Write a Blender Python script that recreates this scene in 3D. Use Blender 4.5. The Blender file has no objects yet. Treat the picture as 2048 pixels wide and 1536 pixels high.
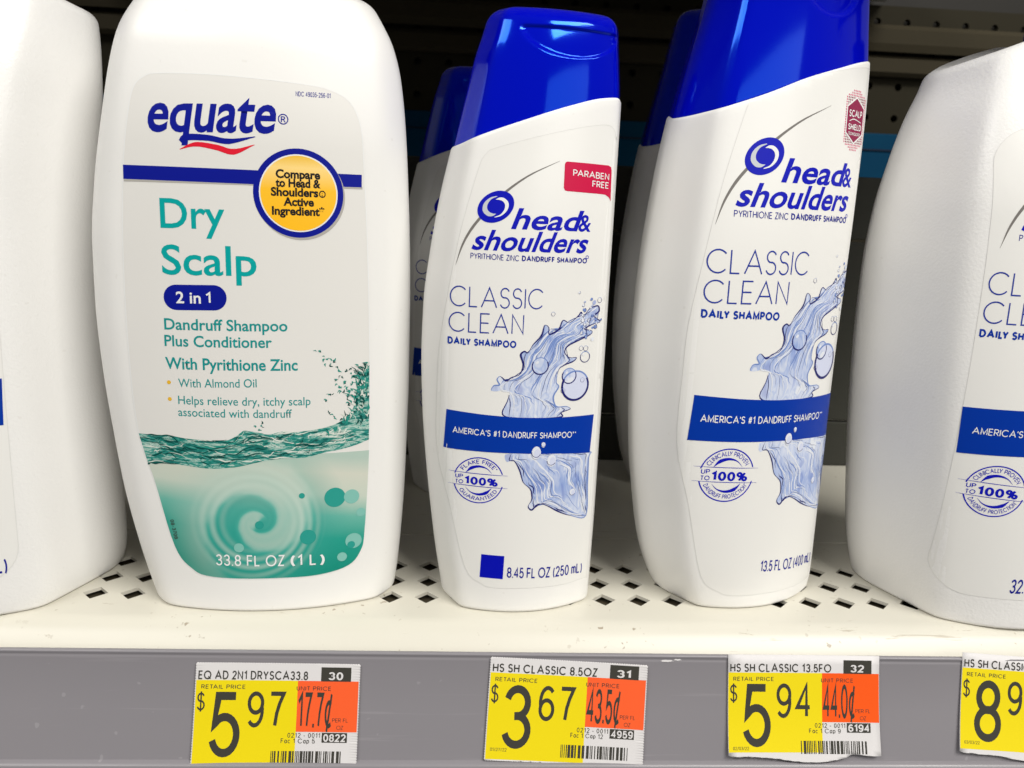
import bpy, bmesh, math, random
import numpy as np
from mathutils import Matrix, Vector
from mathutils.bvhtree import BVHTree
from mathutils.geometry import tessellate_polygon

rad = math.radians
random.seed(7)
sc = bpy.context.scene
COL = sc.collection
MM = 0.001

# ------------------------------------------------------------------ camera, light, exposure
cam_data = bpy.data.cameras.new('camera')
cam_data.sensor_width = 36.0
cam_data.lens = 28.125
cam_data.clip_start = 0.01
cam_data.clip_end = 30.0
cam_data.dof.use_dof = True
cam_data.dof.focus_distance = 0.255
cam_data.dof.aperture_fstop = 22.0
cam = bpy.data.objects.new('camera', cam_data)
COL.objects.link(cam)
cam.matrix_world = (Matrix.Translation((0, 0, 0.13636)) @ Matrix.Rotation(-rad(3.5505), 4, 'Z')
                    @ Matrix.Rotation(rad(90 - 12.4225), 4, 'X') @ Matrix.Rotation(rad(2.4938), 4, 'Z'))
sc.camera = cam

world = bpy.data.worlds.new('World')
sc.world = world
world.use_nodes = True
wb = world.node_tree.nodes['Background']
wb.inputs['Color'].default_value = (1.0, 0.985, 0.95, 1)
wb.inputs['Strength'].default_value = 0.22

def area(name, loc, target, sx, sy, power, col):
    d = bpy.data.lights.new(name, 'AREA')
    d.shape = 'RECTANGLE'; d.size = sx; d.size_y = sy; d.energy = power; d.color = col
    o = bpy.data.objects.new(name, d); COL.objects.link(o)
    o.location = loc
    o.rotation_euler = (Vector(target) - Vector(loc)).to_track_quat('-Z', 'Y').to_euler()
    return o
# aisle ceiling strip at the right; the other two lamps are added fills
area('overhead_area_light', (0.95, -0.85, 1.64), (0.0, 0.25, 0.1), 1.2, 0.40, 56, (1.0, 0.975, 0.92))
area('overhead_area_light', (-1.15, -0.85, 1.65), (0.0, 0.25, 0.1), 1.2, 0.40, 26, (1.0, 0.98, 0.95))  # added fill from the left, evens out the darker side
area('cap_reflection_fill', (1.75, -2.3, 1.05), (0.0, 0.25, 0.1), 2.0, 0.9, 17, (1.0, 0.98, 0.95))  # added low lamp: bright reflection in the caps, fill on the fronts

sc.view_settings.view_transform = 'Standard'
sc.view_settings.look = 'None'
sc.view_settings.exposure = -0.30
sc.view_settings.gamma = 1.0
sc.view_settings.use_curve_mapping = False
sc.cycles.use_denoising = True
sc.cycles.max_bounces = 8

# ------------------------------------------------------------------ materials
def srgb(r, g, b):
    f = lambda c: (c / 255 / 12.92) if c <= 10.3 else ((c / 255 + 0.055) / 1.055) ** 2.4
    return (f(r), f(g), f(b), 1.0)

class NT:
    """small node-tree helper"""
    def __init__(s, name):
        s.m = bpy.data.materials.new(name); s.m.use_nodes = True
        s.t = s.m.node_tree; s.b = s.t.nodes['Principled BSDF']
    def n(s, typ, **kw):
        nd = s.t.nodes.new(typ)
        for k, v in kw.items():
            if hasattr(nd, k): setattr(nd, k, v)
            else: nd.inputs[k.replace('_', ' ')].default_value = v
        return nd
    def l(s, a, b): s.t.links.new(a, b)
    def set(s, **kw):
        for k, v in kw.items(): s.b.inputs[k.replace('_', ' ')].default_value = v
        return s
    def math(s, op, a, b=None, c=None):
        nd = s.t.nodes.new('ShaderNodeMath'); nd.operation = op
        for i, v in enumerate((a, b, c)):
            if v is None: continue
            if isinstance(v, (int, float)): nd.inputs[i].default_value = v
            else: s.l(v, nd.inputs[i])
        return nd.outputs[0]
    def ramp(s, fac, stops, interp='LINEAR'):
        nd = s.t.nodes.new('ShaderNodeValToRGB'); cr = nd.color_ramp; cr.interpolation = interp
        while len(cr.elements) < len(stops): cr.elements.new(0.5)
        for e, (p, c) in zip(cr.elements, stops):
            e.position = p; e.color = c if len(c) == 4 else (*c, 1)
        s.l(fac, nd.inputs[0]); return nd.outputs[0]
    def mix(s, fac, a, b, mode='MIX'):
        nd = s.t.nodes.new('ShaderNodeMix'); nd.data_type = 'RGBA'; nd.blend_type = mode
        for i, v in ((0, fac), (6, a), (7, b)):
            if hasattr(v, 'links'): s.l(v, nd.inputs[i])
            else: nd.inputs[i].default_value = v
        return nd.outputs[2]
    def noise(s, vec, scale, detail=2.0, rough=0.5, dist=0.0):
        nd = s.n('ShaderNodeTexNoise'); nd.inputs['Scale'].default_value = scale
        nd.inputs['Detail'].default_value = detail; nd.inputs['Roughness'].default_value = rough
        nd.inputs['Distortion'].default_value = dist
        s.l(vec, nd.inputs['Vector']); return nd.outputs[0]
    def bump(s, h, strength, dist=0.001):
        nd = s.n('ShaderNodeBump'); nd.inputs['Strength'].default_value = strength
        nd.inputs['Distance'].default_value = dist
        s.l(h, nd.inputs['Height']); s.l(nd.outputs[0], s.b.inputs['Normal'])
    @property
    def obj(s): return s.n('ShaderNodeTexCoord').outputs['Object']
    @property
    def uv(s): return s.n('ShaderNodeTexCoord').outputs['UV']

def plastic(name, col, rough, bump_scale=900, bump=0.05, specks=0.0, spec=0.45, sss=0.0):
    k = NT(name).set(Roughness=rough, Specular_IOR_Level=spec)
    o = k.obj
    c = col
    n1 = k.noise(o, 14, 3)
    cc = k.mix(k.math('MULTIPLY', n1, 0.12), c, (c[0] * .9, c[1] * .89, c[2] * .86, 1))
    if specks:
        n2 = k.noise(o, 420, 1)
        f = k.math('MULTIPLY', k.ramp(n2, [(0.755, (0, 0, 0)), (0.80, (1, 1, 1))]), specks)
        cc = k.mix(f, cc, (c[0] * .55, c[1] * .5, c[2] * .42, 1))
    k.l(cc, k.b.inputs['Base Color'])
    if bump: k.bump(k.noise(o, bump_scale, 2), bump, 0.0004)
    if sss:
        k.set(Subsurface_Weight=sss, Subsurface_Scale=0.002)
    return k.m

def flat(name, col, rough=0.4, spec=0.18):
    k = NT(name).set(Roughness=rough, Specular_IOR_Level=spec)
    o = k.obj
    k.l(k.mix(k.math('MULTIPLY', k.noise(o, 60, 3), 0.10), col, (col[0] * .85, col[1] * .85, col[2] * .85, 1)), k.b.inputs['Base Color'])
    return k.m

M = {}
M['hdpe'] = plastic('white_bottle_plastic', (0.83, 0.82, 0.795, 1), 0.36, 700, 0.06, specks=0.12)
M['hdpe_tex'] = plastic('stippled_white_plastic', (0.83, 0.82, 0.80, 1), 0.36, 1100, 0.22, specks=0.10)
M['film'] = plastic('clear_label_film', (0.815, 0.805, 0.775, 1), 0.27, 500, 0.03)
M['paper_label'] = plastic('white_paper_label', (0.755, 0.74, 0.705, 1), 0.40, 500, 0.03)
k = NT('glossy_blue_cap').set(Roughness=0.09, Specular_IOR_Level=0.9, Specular_Tint=(0.02, 0.24, 1.0, 1), Coat_Weight=0.03, Coat_Roughness=0.04)
k.l(k.mix(k.math('MULTIPLY', k.noise(k.obj, 30, 2), .3), (0.0008, 0.0025, 0.46, 1), (0.0006, 0.002, 0.40, 1)), k.b.inputs['Base Color'])
k.bump(k.noise(k.obj, 60, 2), 0.02, 0.001)
M['cap'] = k.m
M['navy'] = flat('navy_ink', srgb(8, 22, 140))
M['blue_ink'] = flat('royal_blue_ink', srgb(0, 10, 175))
M['logo_blue'] = flat('logo_blue_ink', srgb(12, 20, 176))
M['band_blue'] = flat('band_blue_ink', srgb(0, 52, 158), 0.3)
M['thin_blue'] = flat('slate_blue_ink', srgb(38, 58, 152))
M['teal'] = flat('teal_ink', srgb(0, 160, 158))
M['teal_dk'] = flat('deep_teal_ink', srgb(20, 142, 140))
M['red'] = flat('red_ink', srgb(222, 30, 52))
M['crimson'] = flat('crimson_ink', srgb(200, 22, 70))
M['maroon'] = flat('maroon_ink', srgb(140, 30, 72))
M['pink'] = flat('rose_ink', srgb(214, 96, 130))
M['white_ink'] = flat('white_ink', (0.82, 0.82, 0.81, 1))
M['silver'] = flat('silver_ink', srgb(196, 200, 206), 0.3)
M['grey_ink'] = flat('grey_ink', srgb(120, 116, 112))
M['pale_grey_ink'] = flat('pale_grey_ink', srgb(186, 182, 176))
M['black_ink'] = flat('black_ink', (0.014, 0.013, 0.016, 1))
M['faded_black'] = flat('faded_black_ink', (0.045, 0.043, 0.035, 1), 0.6)
M['dot_yellow'] = flat('ochre_ink', srgb(228, 178, 48))
M['shade_ink'] = flat('grey_shadow_ink', srgb(176, 172, 166))
M['film_edge'] = flat('film_edge', (0.70, 0.69, 0.665, 1), 0.3, 0.4)
M['tag_white'] = flat('tag_paper', (0.66, 0.64, 0.64, 1), 0.6, 0.3)
M['tag_yellow'] = flat('tag_yellow', srgb(228, 207, 0), 0.6, 0.3)
M['tag_orange'] = flat('tag_orange', srgb(240, 92, 40), 0.6, 0.3)
M['tag_orange_deep'] = flat('tag_deep_orange', srgb(238, 84, 4), 0.6, 0.3)

# ------------------------------------------------------------------ object helpers
def thing(name, label, cat, loc=(0, 0, 0), rotz=0.0, group=None):
    o = bpy.data.objects.new(name, None); COL.objects.link(o)
    o.empty_display_size = 0.02
    o.location = [c * MM for c in loc]; o.rotation_euler = (0, 0, rotz)
    o['label'] = label; o['category'] = cat
    if group: o['group'] = group
    return o

def mesh(name, V, F, mats, parent=None, smooth=False, fm=None, uv=None, bevel=None, label=None):
    """V in millimetres"""
    me = bpy.data.meshes.new(name)
    me.from_pydata([[c * MM for c in v] for v in V], [], F)
    for m in (mats if isinstance(mats, (list, tuple)) else [mats]): me.materials.append(m)
    if fm is not None: me.polygons.foreach_set('material_index', fm)
    if smooth: me.polygons.foreach_set('use_smooth', [True] * len(me.polygons))
    if uv is not None:
        lay = me.uv_layers.new(name='uv')
        for lp in me.loops: lay.data[lp.index].uv = uv[lp.vertex_index]
    me.update()
    o = bpy.data.objects.new(name, me); COL.objects.link(o)
    if parent: o.parent = parent
    if bevel:
        b = o.modifiers.new('bevel', 'BEVEL'); b.width = bevel * MM; b.segments = 3; b.limit_method = 'ANGLE'
    if label: o['label'] = label
    return o

def box(x0, x1, y0, y1, z0, z1):
    V = [(x, y, z) for x in (x0, x1) for y in (y0, y1) for z in (z0, z1)]
    F = [(0, 1, 3, 2), (4, 6, 7, 5), (0, 4, 5, 1), (2, 3, 7, 6), (0, 2, 6, 4), (1, 5, 7, 3)]
    return V, F

def extrude_profile(prof, x0, x1, nx=1, closed=False):
    """prof: list of (y,z); swept along X"""
    V, F = [], []
    n = len(prof)
    for i in range(nx + 1):
        x = x0 + (x1 - x0) * i / nx
        V += [(x, y, z) for y, z in prof]
    for i in range(nx):
        for j in range(n if closed else n - 1):
            a, b = i * n + j, i * n + (j + 1) % n
            F.append((a, b, b + n, a + n))
    if closed:
        F.append(tuple(range(n))[::-1]); F.append(tuple(nx * n + j for j in range(n)))
    return V, F

def perforated(x0, nx, y0, ny, cell, r, nseg, rot, thick, zf):
    """sheet of nx x ny cells each with a polygonal hole; zf maps (x,y,t)->xyz"""
    V, F = [], []
    for i in range(nx):
        for j in range(ny):
            cx, cy = x0 + i * cell, y0 + j * cell
            h = cell / 2
            b = len(V); N = nseg
            for tt in (0, -thick):
                for k in range(N):
                    a = rot + 2 * math.pi * k / N
                    rr = r * (1 if nseg > 8 else 1)
                    V.append(zf(cx + rr * math.cos(a), cy + rr * math.sin(a), tt))
            for k in range(N):
                F.append((b + k, b + (k + 1) % N, b + N + (k + 1) % N, b + N + k))
            o = len(V)
            for k in range(N):
                a = rot + 2 * math.pi * k / N
                c, s = math.cos(a), math.sin(a)
                q = h / max(abs(c), abs(s))
                V.append(zf(cx + q * c, cy + q * s, 0))
            for k in range(N):
                F.append((b + k, o + k, o + (k + 1) % N, b + (k + 1) % N))
            # cell corners that fall between two outer points
            for k in range(N):
                a0 = rot + 2 * math.pi * k / N; a1 = rot + 2 * math.pi * (k + 1) / N
                for cq in range(4):
                    ac = math.pi / 4 + cq * math.pi / 2
                    for w in (0, 2 * math.pi):
                        if a0 + 1e-6 < ac + w < a1 - 1e-6:
                            V.append(zf(cx + h * math.copysign(1, math.cos(ac)), cy + h * math.copysign(1, math.sin(ac)), 0))
                            F.append((o + k, len(V) - 1, o + (k + 1) % N))
    return V, F

# ------------------------------------------------------------------ shelf and its back
k = NT('cream_painted_steel').set(Roughness=0.38, Specular_IOR_Level=0.45)
o = k.obj
base = k.mix(k.noise(o, 9, 4), (0.655, 0.63, 0.545, 1), (0.59, 0.565, 0.485, 1))
sp = k.ramp(k.noise(o, 330, 2, 0.6), [(0.665, (0, 0, 0)), (0.71, (1, 1, 1))])
patch = k.ramp(k.noise(o, 28, 2), [(0.48, (0, 0, 0)), (0.62, (1, 1, 1))])
base = k.mix(k.math('MULTIPLY', k.math('MULTIPLY', sp, patch), 0.75), base, (0.26, 0.20, 0.13, 1))
mp = k.n('ShaderNodeMapping'); mp.inputs['Scale'].default_value = (40, 330, 330); k.l(o, mp.inputs[0])
scr = k.ramp(k.noise(mp.outputs[0], 1.0, 4, 0.7, 0.6), [(0.665, (0, 0, 0)), (0.70, (1, 1, 1))])
base = k.mix(k.math('MULTIPLY', scr, 0.5), base, (0.30, 0.24, 0.16, 1))
k.l(base, k.b.inputs['Base Color'])
k.bump(k.noise(o, 500, 2), 0.04, 0.0004)
M['shelf'] = k.m

shelf = thing('metal_shelf', 'cream painted metal store shelf with rows of diamond holes under the bottles', 'shelf', (0, 245, 0))
def rel(V, oy=245): return [(x, y - oy, z) for x, y, z in V]
X0, NX = -125.11 - 12.7 * 13, 50
Y1 = 262.2
V, F = perforated(X0, NX, Y1, 3, 12.7, 4.35, 4, 0, 1.2, lambda x, y, t: (x, y, t))
xa, xb = X0 - 6.35, X0 + (NX - 1) * 12.7 + 6.35
# solid strip to the crease, tiny crease step, rear strip
def add(V, F, v, f):
    b = len(V); V += v; F += [tuple(i + b for i in q) for q in f]
v, f = extrude_profile([(Y1 + 2.5 * 12.7, 0), (316.2, 0), (317.0, -0.9), (317.8, 0), (640, 0)], xa, xb)
add(V, F, v, f)
fr = [(Y1 - 6.35, 0), (248.5, 0)] + [(248.5 - 9.5 * math.sin(a), -9.5 + 9.5 * math.cos(a)) for a in [rad(q) for q in (8, 16, 24, 32, 40, 48)]]
ye, ze = fr[-1]
fr += [(ye - 3.2, ze - 3.6), (ye - 5.0, ze - 6.6), (ye - 5.6, ze - 9.5), (ye - 5.6, ze - 38), (ye + 10, ze - 38)]
v, f = extrude_profile(fr, xa, xb)
add(V, F, v, f)
deck = mesh('deck', rel(V), F, M['shelf'], shelf, smooth=True)
e = deck.modifiers.new('split', 'EDGE_SPLIT'); e.split_angle = rad(35)
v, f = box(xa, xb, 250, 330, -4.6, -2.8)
mesh('hole_backing_plate', rel(v), f, flat('hole_shade_brown', (0.055, 0.045, 0.028, 1), 0.7), shelf)  # plate added below the holes, dark brown stands in for shade inside them

k = NT('grey_plastic_rail').set(Roughness=0.33, Specular_IOR_Level=0.4)
o = k.obj
c = k.mix(k.noise(o, 12, 3), (0.245, 0.230, 0.245, 1), (0.215, 0.205, 0.222, 1))
sp = k.ramp(k.noise(o, 260, 1, 0.4), [(0.765, (0, 0, 0)), (0.79, (1, 1, 1))])
mp = k.n('ShaderNodeMapping'); mp.inputs['Scale'].default_value = (14, 500, 500); k.l(o, mp.inputs[0])
c = k.mix(k.math('MULTIPLY', k.ramp(k.noise(mp.outputs[0], 1.0, 3, .6, .4), [(.64, (0, 0, 0)), (.72, (1, 1, 1))]), .16), c, (.42, .40, .42, 1))
k.l(k.math('ADD', k.math('MULTIPLY', k.noise(o, 30, 4), .25), .22), k.b.inputs['Roughness'])
c = k.mix(k.math('MULTIPLY', sp, 0.14), c, (0.6, 0.59, 0.6, 1))
k.l(c, k.b.inputs['Base Color']); k.bump(k.noise(o, 90, 3), 0.03, 0.0005)
M['rail'] = k.m
rail = thing('price_rail', 'grey plastic price rail clipped along the front edge of the shelf', 'price rail', (0, 233, 0))
def down(t, out):                       # t mm down the tilted face, out mm in front of it
    return (233 - t * .286 - out * .958, -4 - t * .958 + out * .286)
prof = [(238.5, -8.5), (235.6, -6.0), down(-.1, -.7), down(.1, .1), down(.4, .45), down(.9, .45), down(1.3, 0.0), down(2.0, -.03), down(2.3, .05), down(2.6, -.03),
        down(18, -.25), down(33.6, 0.0), down(34.2, .9), down(34.9, 1.5), down(35.7, 1.6), down(36.4, 1.2), down(36.8, 0.2), down(37.0, -4)]
v, f = extrude_profile(prof, xa, xb, 1)
r = mesh('rail_strip', rel(v, 233), f, M['rail'], rail, smooth=True)
e = r.modifiers.new('split', 'EDGE_SPLIT'); e.split_angle = rad(50)

k = NT('pegboard').set(Roughness=0.8, Specular_IOR_Level=0.05)
c = k.mix(k.noise(k.obj, 6, 4), (0.034, 0.030, 0.020, 1), (0.026, 0.023, 0.016, 1)); k.l(c, k.b.inputs['Base Color'])  # base colour lowered to carry the deep shade at the back
M['peg'] = k.m
peg = thing('pegboard_panel', 'olive pegboard panel standing behind the shelf, its colour darkened for shade', 'pegboard', (0, 700, 0))
PC = 25.4
px0 = -45.5 - PC * 16
V, F = perforated(px0, 40, 224.5 - PC * 9, 13, PC, 3.1, 12, 0, 5, lambda x, y, t: (x, 700 - t, y))
mesh('perforated_sheet', rel(V, 700), F, M['peg'], peg)
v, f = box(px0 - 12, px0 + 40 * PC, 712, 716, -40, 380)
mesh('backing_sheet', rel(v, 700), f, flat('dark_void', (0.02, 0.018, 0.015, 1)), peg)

M['dim_metal'] = flat('brown_grey_metal', (0.045, 0.038, 0.024, 1), 0.6, 0.05)  # metal darkened in its colour for the shade behind the bottles
bar = thing('back_rail', 'brownish metal rail running along the top of the pegboard', 'rail', (0, 690, 268))
v, f = extrude_profile([(690, 276), (686, 275), (684, 281), (684, 292), (688, 296), (698, 296)], -520, 560)
mesh('rail_upper', [(x, y - 690, z - 268) for x, y, z in v], f, M['dim_metal'], bar)
v, f = extrude_profile([(698, 273), (692, 273), (690, 270), (690, 260), (693, 257), (698, 257)], -520, 560)
mesh('rail_lower', [(x, y - 690, z - 268) for x, y, z in v], f, M['dim_metal'], bar)

k = NT('blue_board').set(Roughness=0.6, Specular_IOR_Level=0.05)
c = k.mix(k.noise(k.obj, 10, 3), (0.003, 0.025, 0.085, 1), (0.002, 0.06, 0.11, 1)); k.l(c, k.b.inputs['Base Color'])  # blues toned down to hold the shade of the rear
strip = thing('blue_strip', 'long blue header strip across the pegboard behind the bottles, its colour darkened for shade', 'strip', (0, 696, 172))
v, f = box(-520, 560, 692, 698, 172, 211)
mesh('strip_board', [(x, y - 696, z - 172) for x, y, z in v], f, k.m, strip, bevel=1)
v, f = box(-520, 560, 690.8, 692, 196.8, 198)
mesh('seam', [(x, y - 696, z - 172) for x, y, z in v], f, flat('seam_dark', (0.004, 0.01, 0.03, 1)), strip)

M['grey_board'] = flat('grey_green_board', (0.045, 0.045, 0.037, 1), 0.6)  # board colour includes the rear shade, darker than the board itself
div = thing('shelf_divider', 'dull grey divider board closing off the rear of the shelf', 'divider', (150, 430, 0))
for z0, z1 in ((0.4, 26), (27.2, 126), (127.4, 160)):
    v, f = box(-300, 420, 426, 431, z0, z1)
    mesh('panel', [(x - 150, y - 430, z) for x, y, z in v], f, M['grey_board'], div, bevel=0.8)

M['upper'] = M['shelf']
up = thing('unseen_upper_shelf', 'unseen cream metal shelf above the bottles, its front lip lengthened to shade the back', 'shelf', (0, 420, 318))
v, f = extrude_profile([(700, 316), (262, 316), (240, 308), (240, 264), (232, 264), (232, 352), (236, 354), (700, 352)], xa, xb, closed=True)  # out of view; front lip drawn down to keep lamp light off the rear
mesh('upper_deck', [(x, y - 420, z - 318) for x, y, z in v], f, M['shelf'], up)

# ------------------------------------------------------------------ bottle shells
def make_section(ur, c, e, soft, aspect, n=144):
    """unit plan section (u across, v depth, front = -1): bowed face, ridge at +-ur, side facet"""
    half = []
    for i in range(41):
        u = ur * i / 40; half.append((u, -1 + c * (u / ur) ** 2))
    half.append((1.0, -e))
    right = half + [(u, -v) for u, v in reversed(half)]
    P = np.array(right + [(-u, v) for u, v in reversed(right)][1:-1]); P[:, 0] *= aspect
    Q = np.vstack([P, P[:1]]); d = np.r_[0, np.cumsum(np.hypot(*np.diff(Q, axis=0).T))]
    t = np.linspace(0, d[-1], n, endpoint=False)
    S = np.c_[np.interp(t, d, Q[:, 0]), np.interp(t, d, Q[:, 1])]
    for _ in range(soft): S = (np.roll(S, 1, 0) + 2 * S + np.roll(S, -1, 0)) / 4
    return S / np.abs(S).max(0)

def pchip(tab):
    T = np.array(tab, float); x = T[:, 0]; Y = T[:, 1:]
    h = np.diff(x)[:, None]; dl = np.diff(Y, axis=0) / h
    m = np.zeros_like(Y)
    for i in range(1, len(x) - 1):
        a, b = dl[i - 1], dl[i]; w1 = 2 * h[i] + h[i - 1]; w2 = h[i] + 2 * h[i - 1]
        m[i] = np.where(a * b > 0, (w1 + w2) / (w1 / np.where(a == 0, 1, a) + w2 / np.where(b == 0, 1, b)), 0)
    m[0] = dl[0]; m[-1] = dl[-1]
    def f(q):
        q = np.clip(np.asarray(q, float), x[0], x[-1]); i = np.clip(np.searchsorted(x, q) - 1, 0, len(x) - 2)
        hh = x[i + 1] - x[i]; s = ((q - x[i]) / hh)[..., None]; hh = hh[..., None]
        return Y[i] * (1 + 2 * s) * (1 - s) ** 2 + m[i] * hh * s * (1 - s) ** 2 + Y[i + 1] * s * s * (3 - 2 * s) + m[i + 1] * hh * s * s * (s - 1)
    return f

def shell(sec, wid, dep, zlo, zhi, r0, r1, inset=0.0, nmid=60, dent=None):
    """closed skin between level functions zlo(x), zhi(x). wid: z->(xl,xr); dep: z->(yf,yb); r0, r1 edge radii"""
    rings = []
    nr = 7
    lo = [r0 * (1 - math.cos(a)) for a in np.linspace(0, math.pi / 2, nr)] if r0 else [0.0]
    hi = [r1 * (1 - math.cos(a)) for a in np.linspace(math.pi / 2, 0, nr)] if r1 else [0.0]
    spec = [('lo', d) for d in lo] + [('mid', t) for t in np.linspace(0, 1, nmid + 2)[1:-1]] + [('hi', d) for d in hi]
    u, v = sec[:, 0], sec[:, 1]
    for kind, q in spec:
        z = np.full(len(u), float(np.mean(zlo(np.zeros(1)))) + 20.0)
        for _ in range(12):
            w = wid(z); xc = (w[:, 0] + w[:, 1]) / 2; hw = (w[:, 1] - w[:, 0]) / 2 - inset
            ins = 0.0
            if kind == 'lo' and r0: ins = r0 - math.sqrt(max(0, r0 * r0 - (r0 - q) ** 2))
            if kind == 'hi' and r1: ins = r1 - math.sqrt(max(0, r1 * r1 - (r1 - q) ** 2))
            x = xc + u * (hw - ins)
            a, b = zlo(x), zhi(x)
            z = a + q if kind == 'lo' else (b - q if kind == 'hi' else a + r0 + q * (b - r1 - a - r0))
        d = dep(z)
        y = np.where(v < 0, v * (d[:, 0] - inset - ins), v * (d[:, 1] - inset - ins))
        if dent is not None: y = y + dent(x, y, z)
        rings.append(np.c_[x, y, z])
    n = len(u); V = [tuple(p) for r in rings for p in r]; F = []
    for i in range(len(rings) - 1):
        for j in range(n):
            a, b = i * n + j, i * n + (j + 1) % n
            F.append((a, b, b + n, a + n))
    for base, flip in ((0, True), ((len(rings) - 1) * n, False)):
        R = rings[0] if flip else rings[-1]
        c = R.mean(0); inner = len(V)
        V += [tuple(p) for p in (R * 0.5 + c * 0.5)]
        V.append(tuple(c)); ci = len(V) - 1
        for j in range(n):
            a, b = base + j, base + (j + 1) % n; a2, b2 = inner + j, inner + (j + 1) % n
            F.append((b, a, a2, b2) if flip else (a, b, b2, a2))
            F.append((b2, a2, ci) if flip else (a2, b2, ci))
    return V, F

const = lambda h: (lambda x: np.full(np.shape(x), float(h)))
def curve_fn(tab):
    f = pchip(tab); return lambda x: f(x)[..., 0]

# ------------------------------------------------------------------ printing on curved faces
class Surface:
    """the front face of a bottle, in its own millimetres; puts flat artwork onto it"""
    def __init__(s, V, F): s.b = BVHTree.FromPolygons([Vector(v) for v in V], F)
    def at(s, x, z, off):
        h, n, i, d = s.b.ray_cast(Vector((x, -300, z)), Vector((0, 1, 0)))
        if h is None: return None
        if n.y > 0: n = -n
        return h + n * off

def cut_grid(bm, step, lim):
    for ax, (a, b) in ((0, lim[0]), (1, lim[1])):
        k = math.ceil(a / step)
        while k * step < b:
            co = [0, 0, 0]; no = [0, 0, 0]; co[ax] = k * step; no[ax] = 1
            bmesh.ops.bisect_plane(bm, geom=bm.verts[:] + bm.edges[:] + bm.faces[:], dist=1e-5, plane_co=co, plane_no=no)
            k += 1

def tri(polys):
    """polys: outlines with holes -> 2D verts and triangles"""
    pl = [[Vector((x, z, 0)) for x, z in p] for p in polys]
    T = tessellate_polygon(pl)
    return [tuple(v)[:2] for p in pl for v in p], [tuple(t) for t in T]

def stick(name, pieces, surf, off, parent, mats, step=2.5, label=None):
    """pieces: list of (verts2d, faces, material index, extra offset); becomes one printed mesh"""
    V, F, FM, UV = [], [], [], []
    for vs, fs, mi, dz in pieces:
        if not vs: continue
        bm = bmesh.new()
        bv = [bm.verts.new((x, z, 0)) for x, z in vs]
        for f in fs:
            try: bm.faces.new([bv[i] for i in f])
            except ValueError: pass
        xs = [v[0] for v in vs]; zs = [v[1] for v in vs]
        if step: cut_grid(bm, step, ((min(xs), max(xs)), (min(zs), max(zs))))
        bm.verts.index_update()
        pts = []
        for v in bm.verts:
            p = surf.at(v.co.x, v.co.y, off + dz) if surf is not None else Vector((v.co.x, -off - dz, v.co.y))
            pts.append((p, (v.co.x * .01, v.co.y * .01)))
        b = len(V)
        mp = {}
        for i, (p, q) in enumerate(pts):
            if p is None: continue
            mp[i] = len(V); V.append(tuple(p)); UV.append(q)
        for f in bm.faces:
            ids = [v.index for v in f.verts]
            if all(i in mp for i in ids):
                n = f.normal
                ids = [mp[i] for i in ids]
                F.append(ids if n.z > 0 else ids[::-1]); FM.append(mi)
        bm.free()
    # local z up, face towards -y : (x, z) counter-clockwise already faces -y
    return mesh(name, V, F, mats, parent, fm=FM, uv=UV, label=label, smooth=True)

# --- lettering -----------------------------------------------------
def arc(cx, cy, rx, ry, a0, a1, n=None):
    n = n or max(4, int(abs(a1 - a0) / 14))
    return [(cx + rx * math.cos(rad(a0 + (a1 - a0) * i / n)), cy + ry * math.sin(rad(a0 + (a1 - a0) * i / n))) for i in range(n + 1)]

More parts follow.
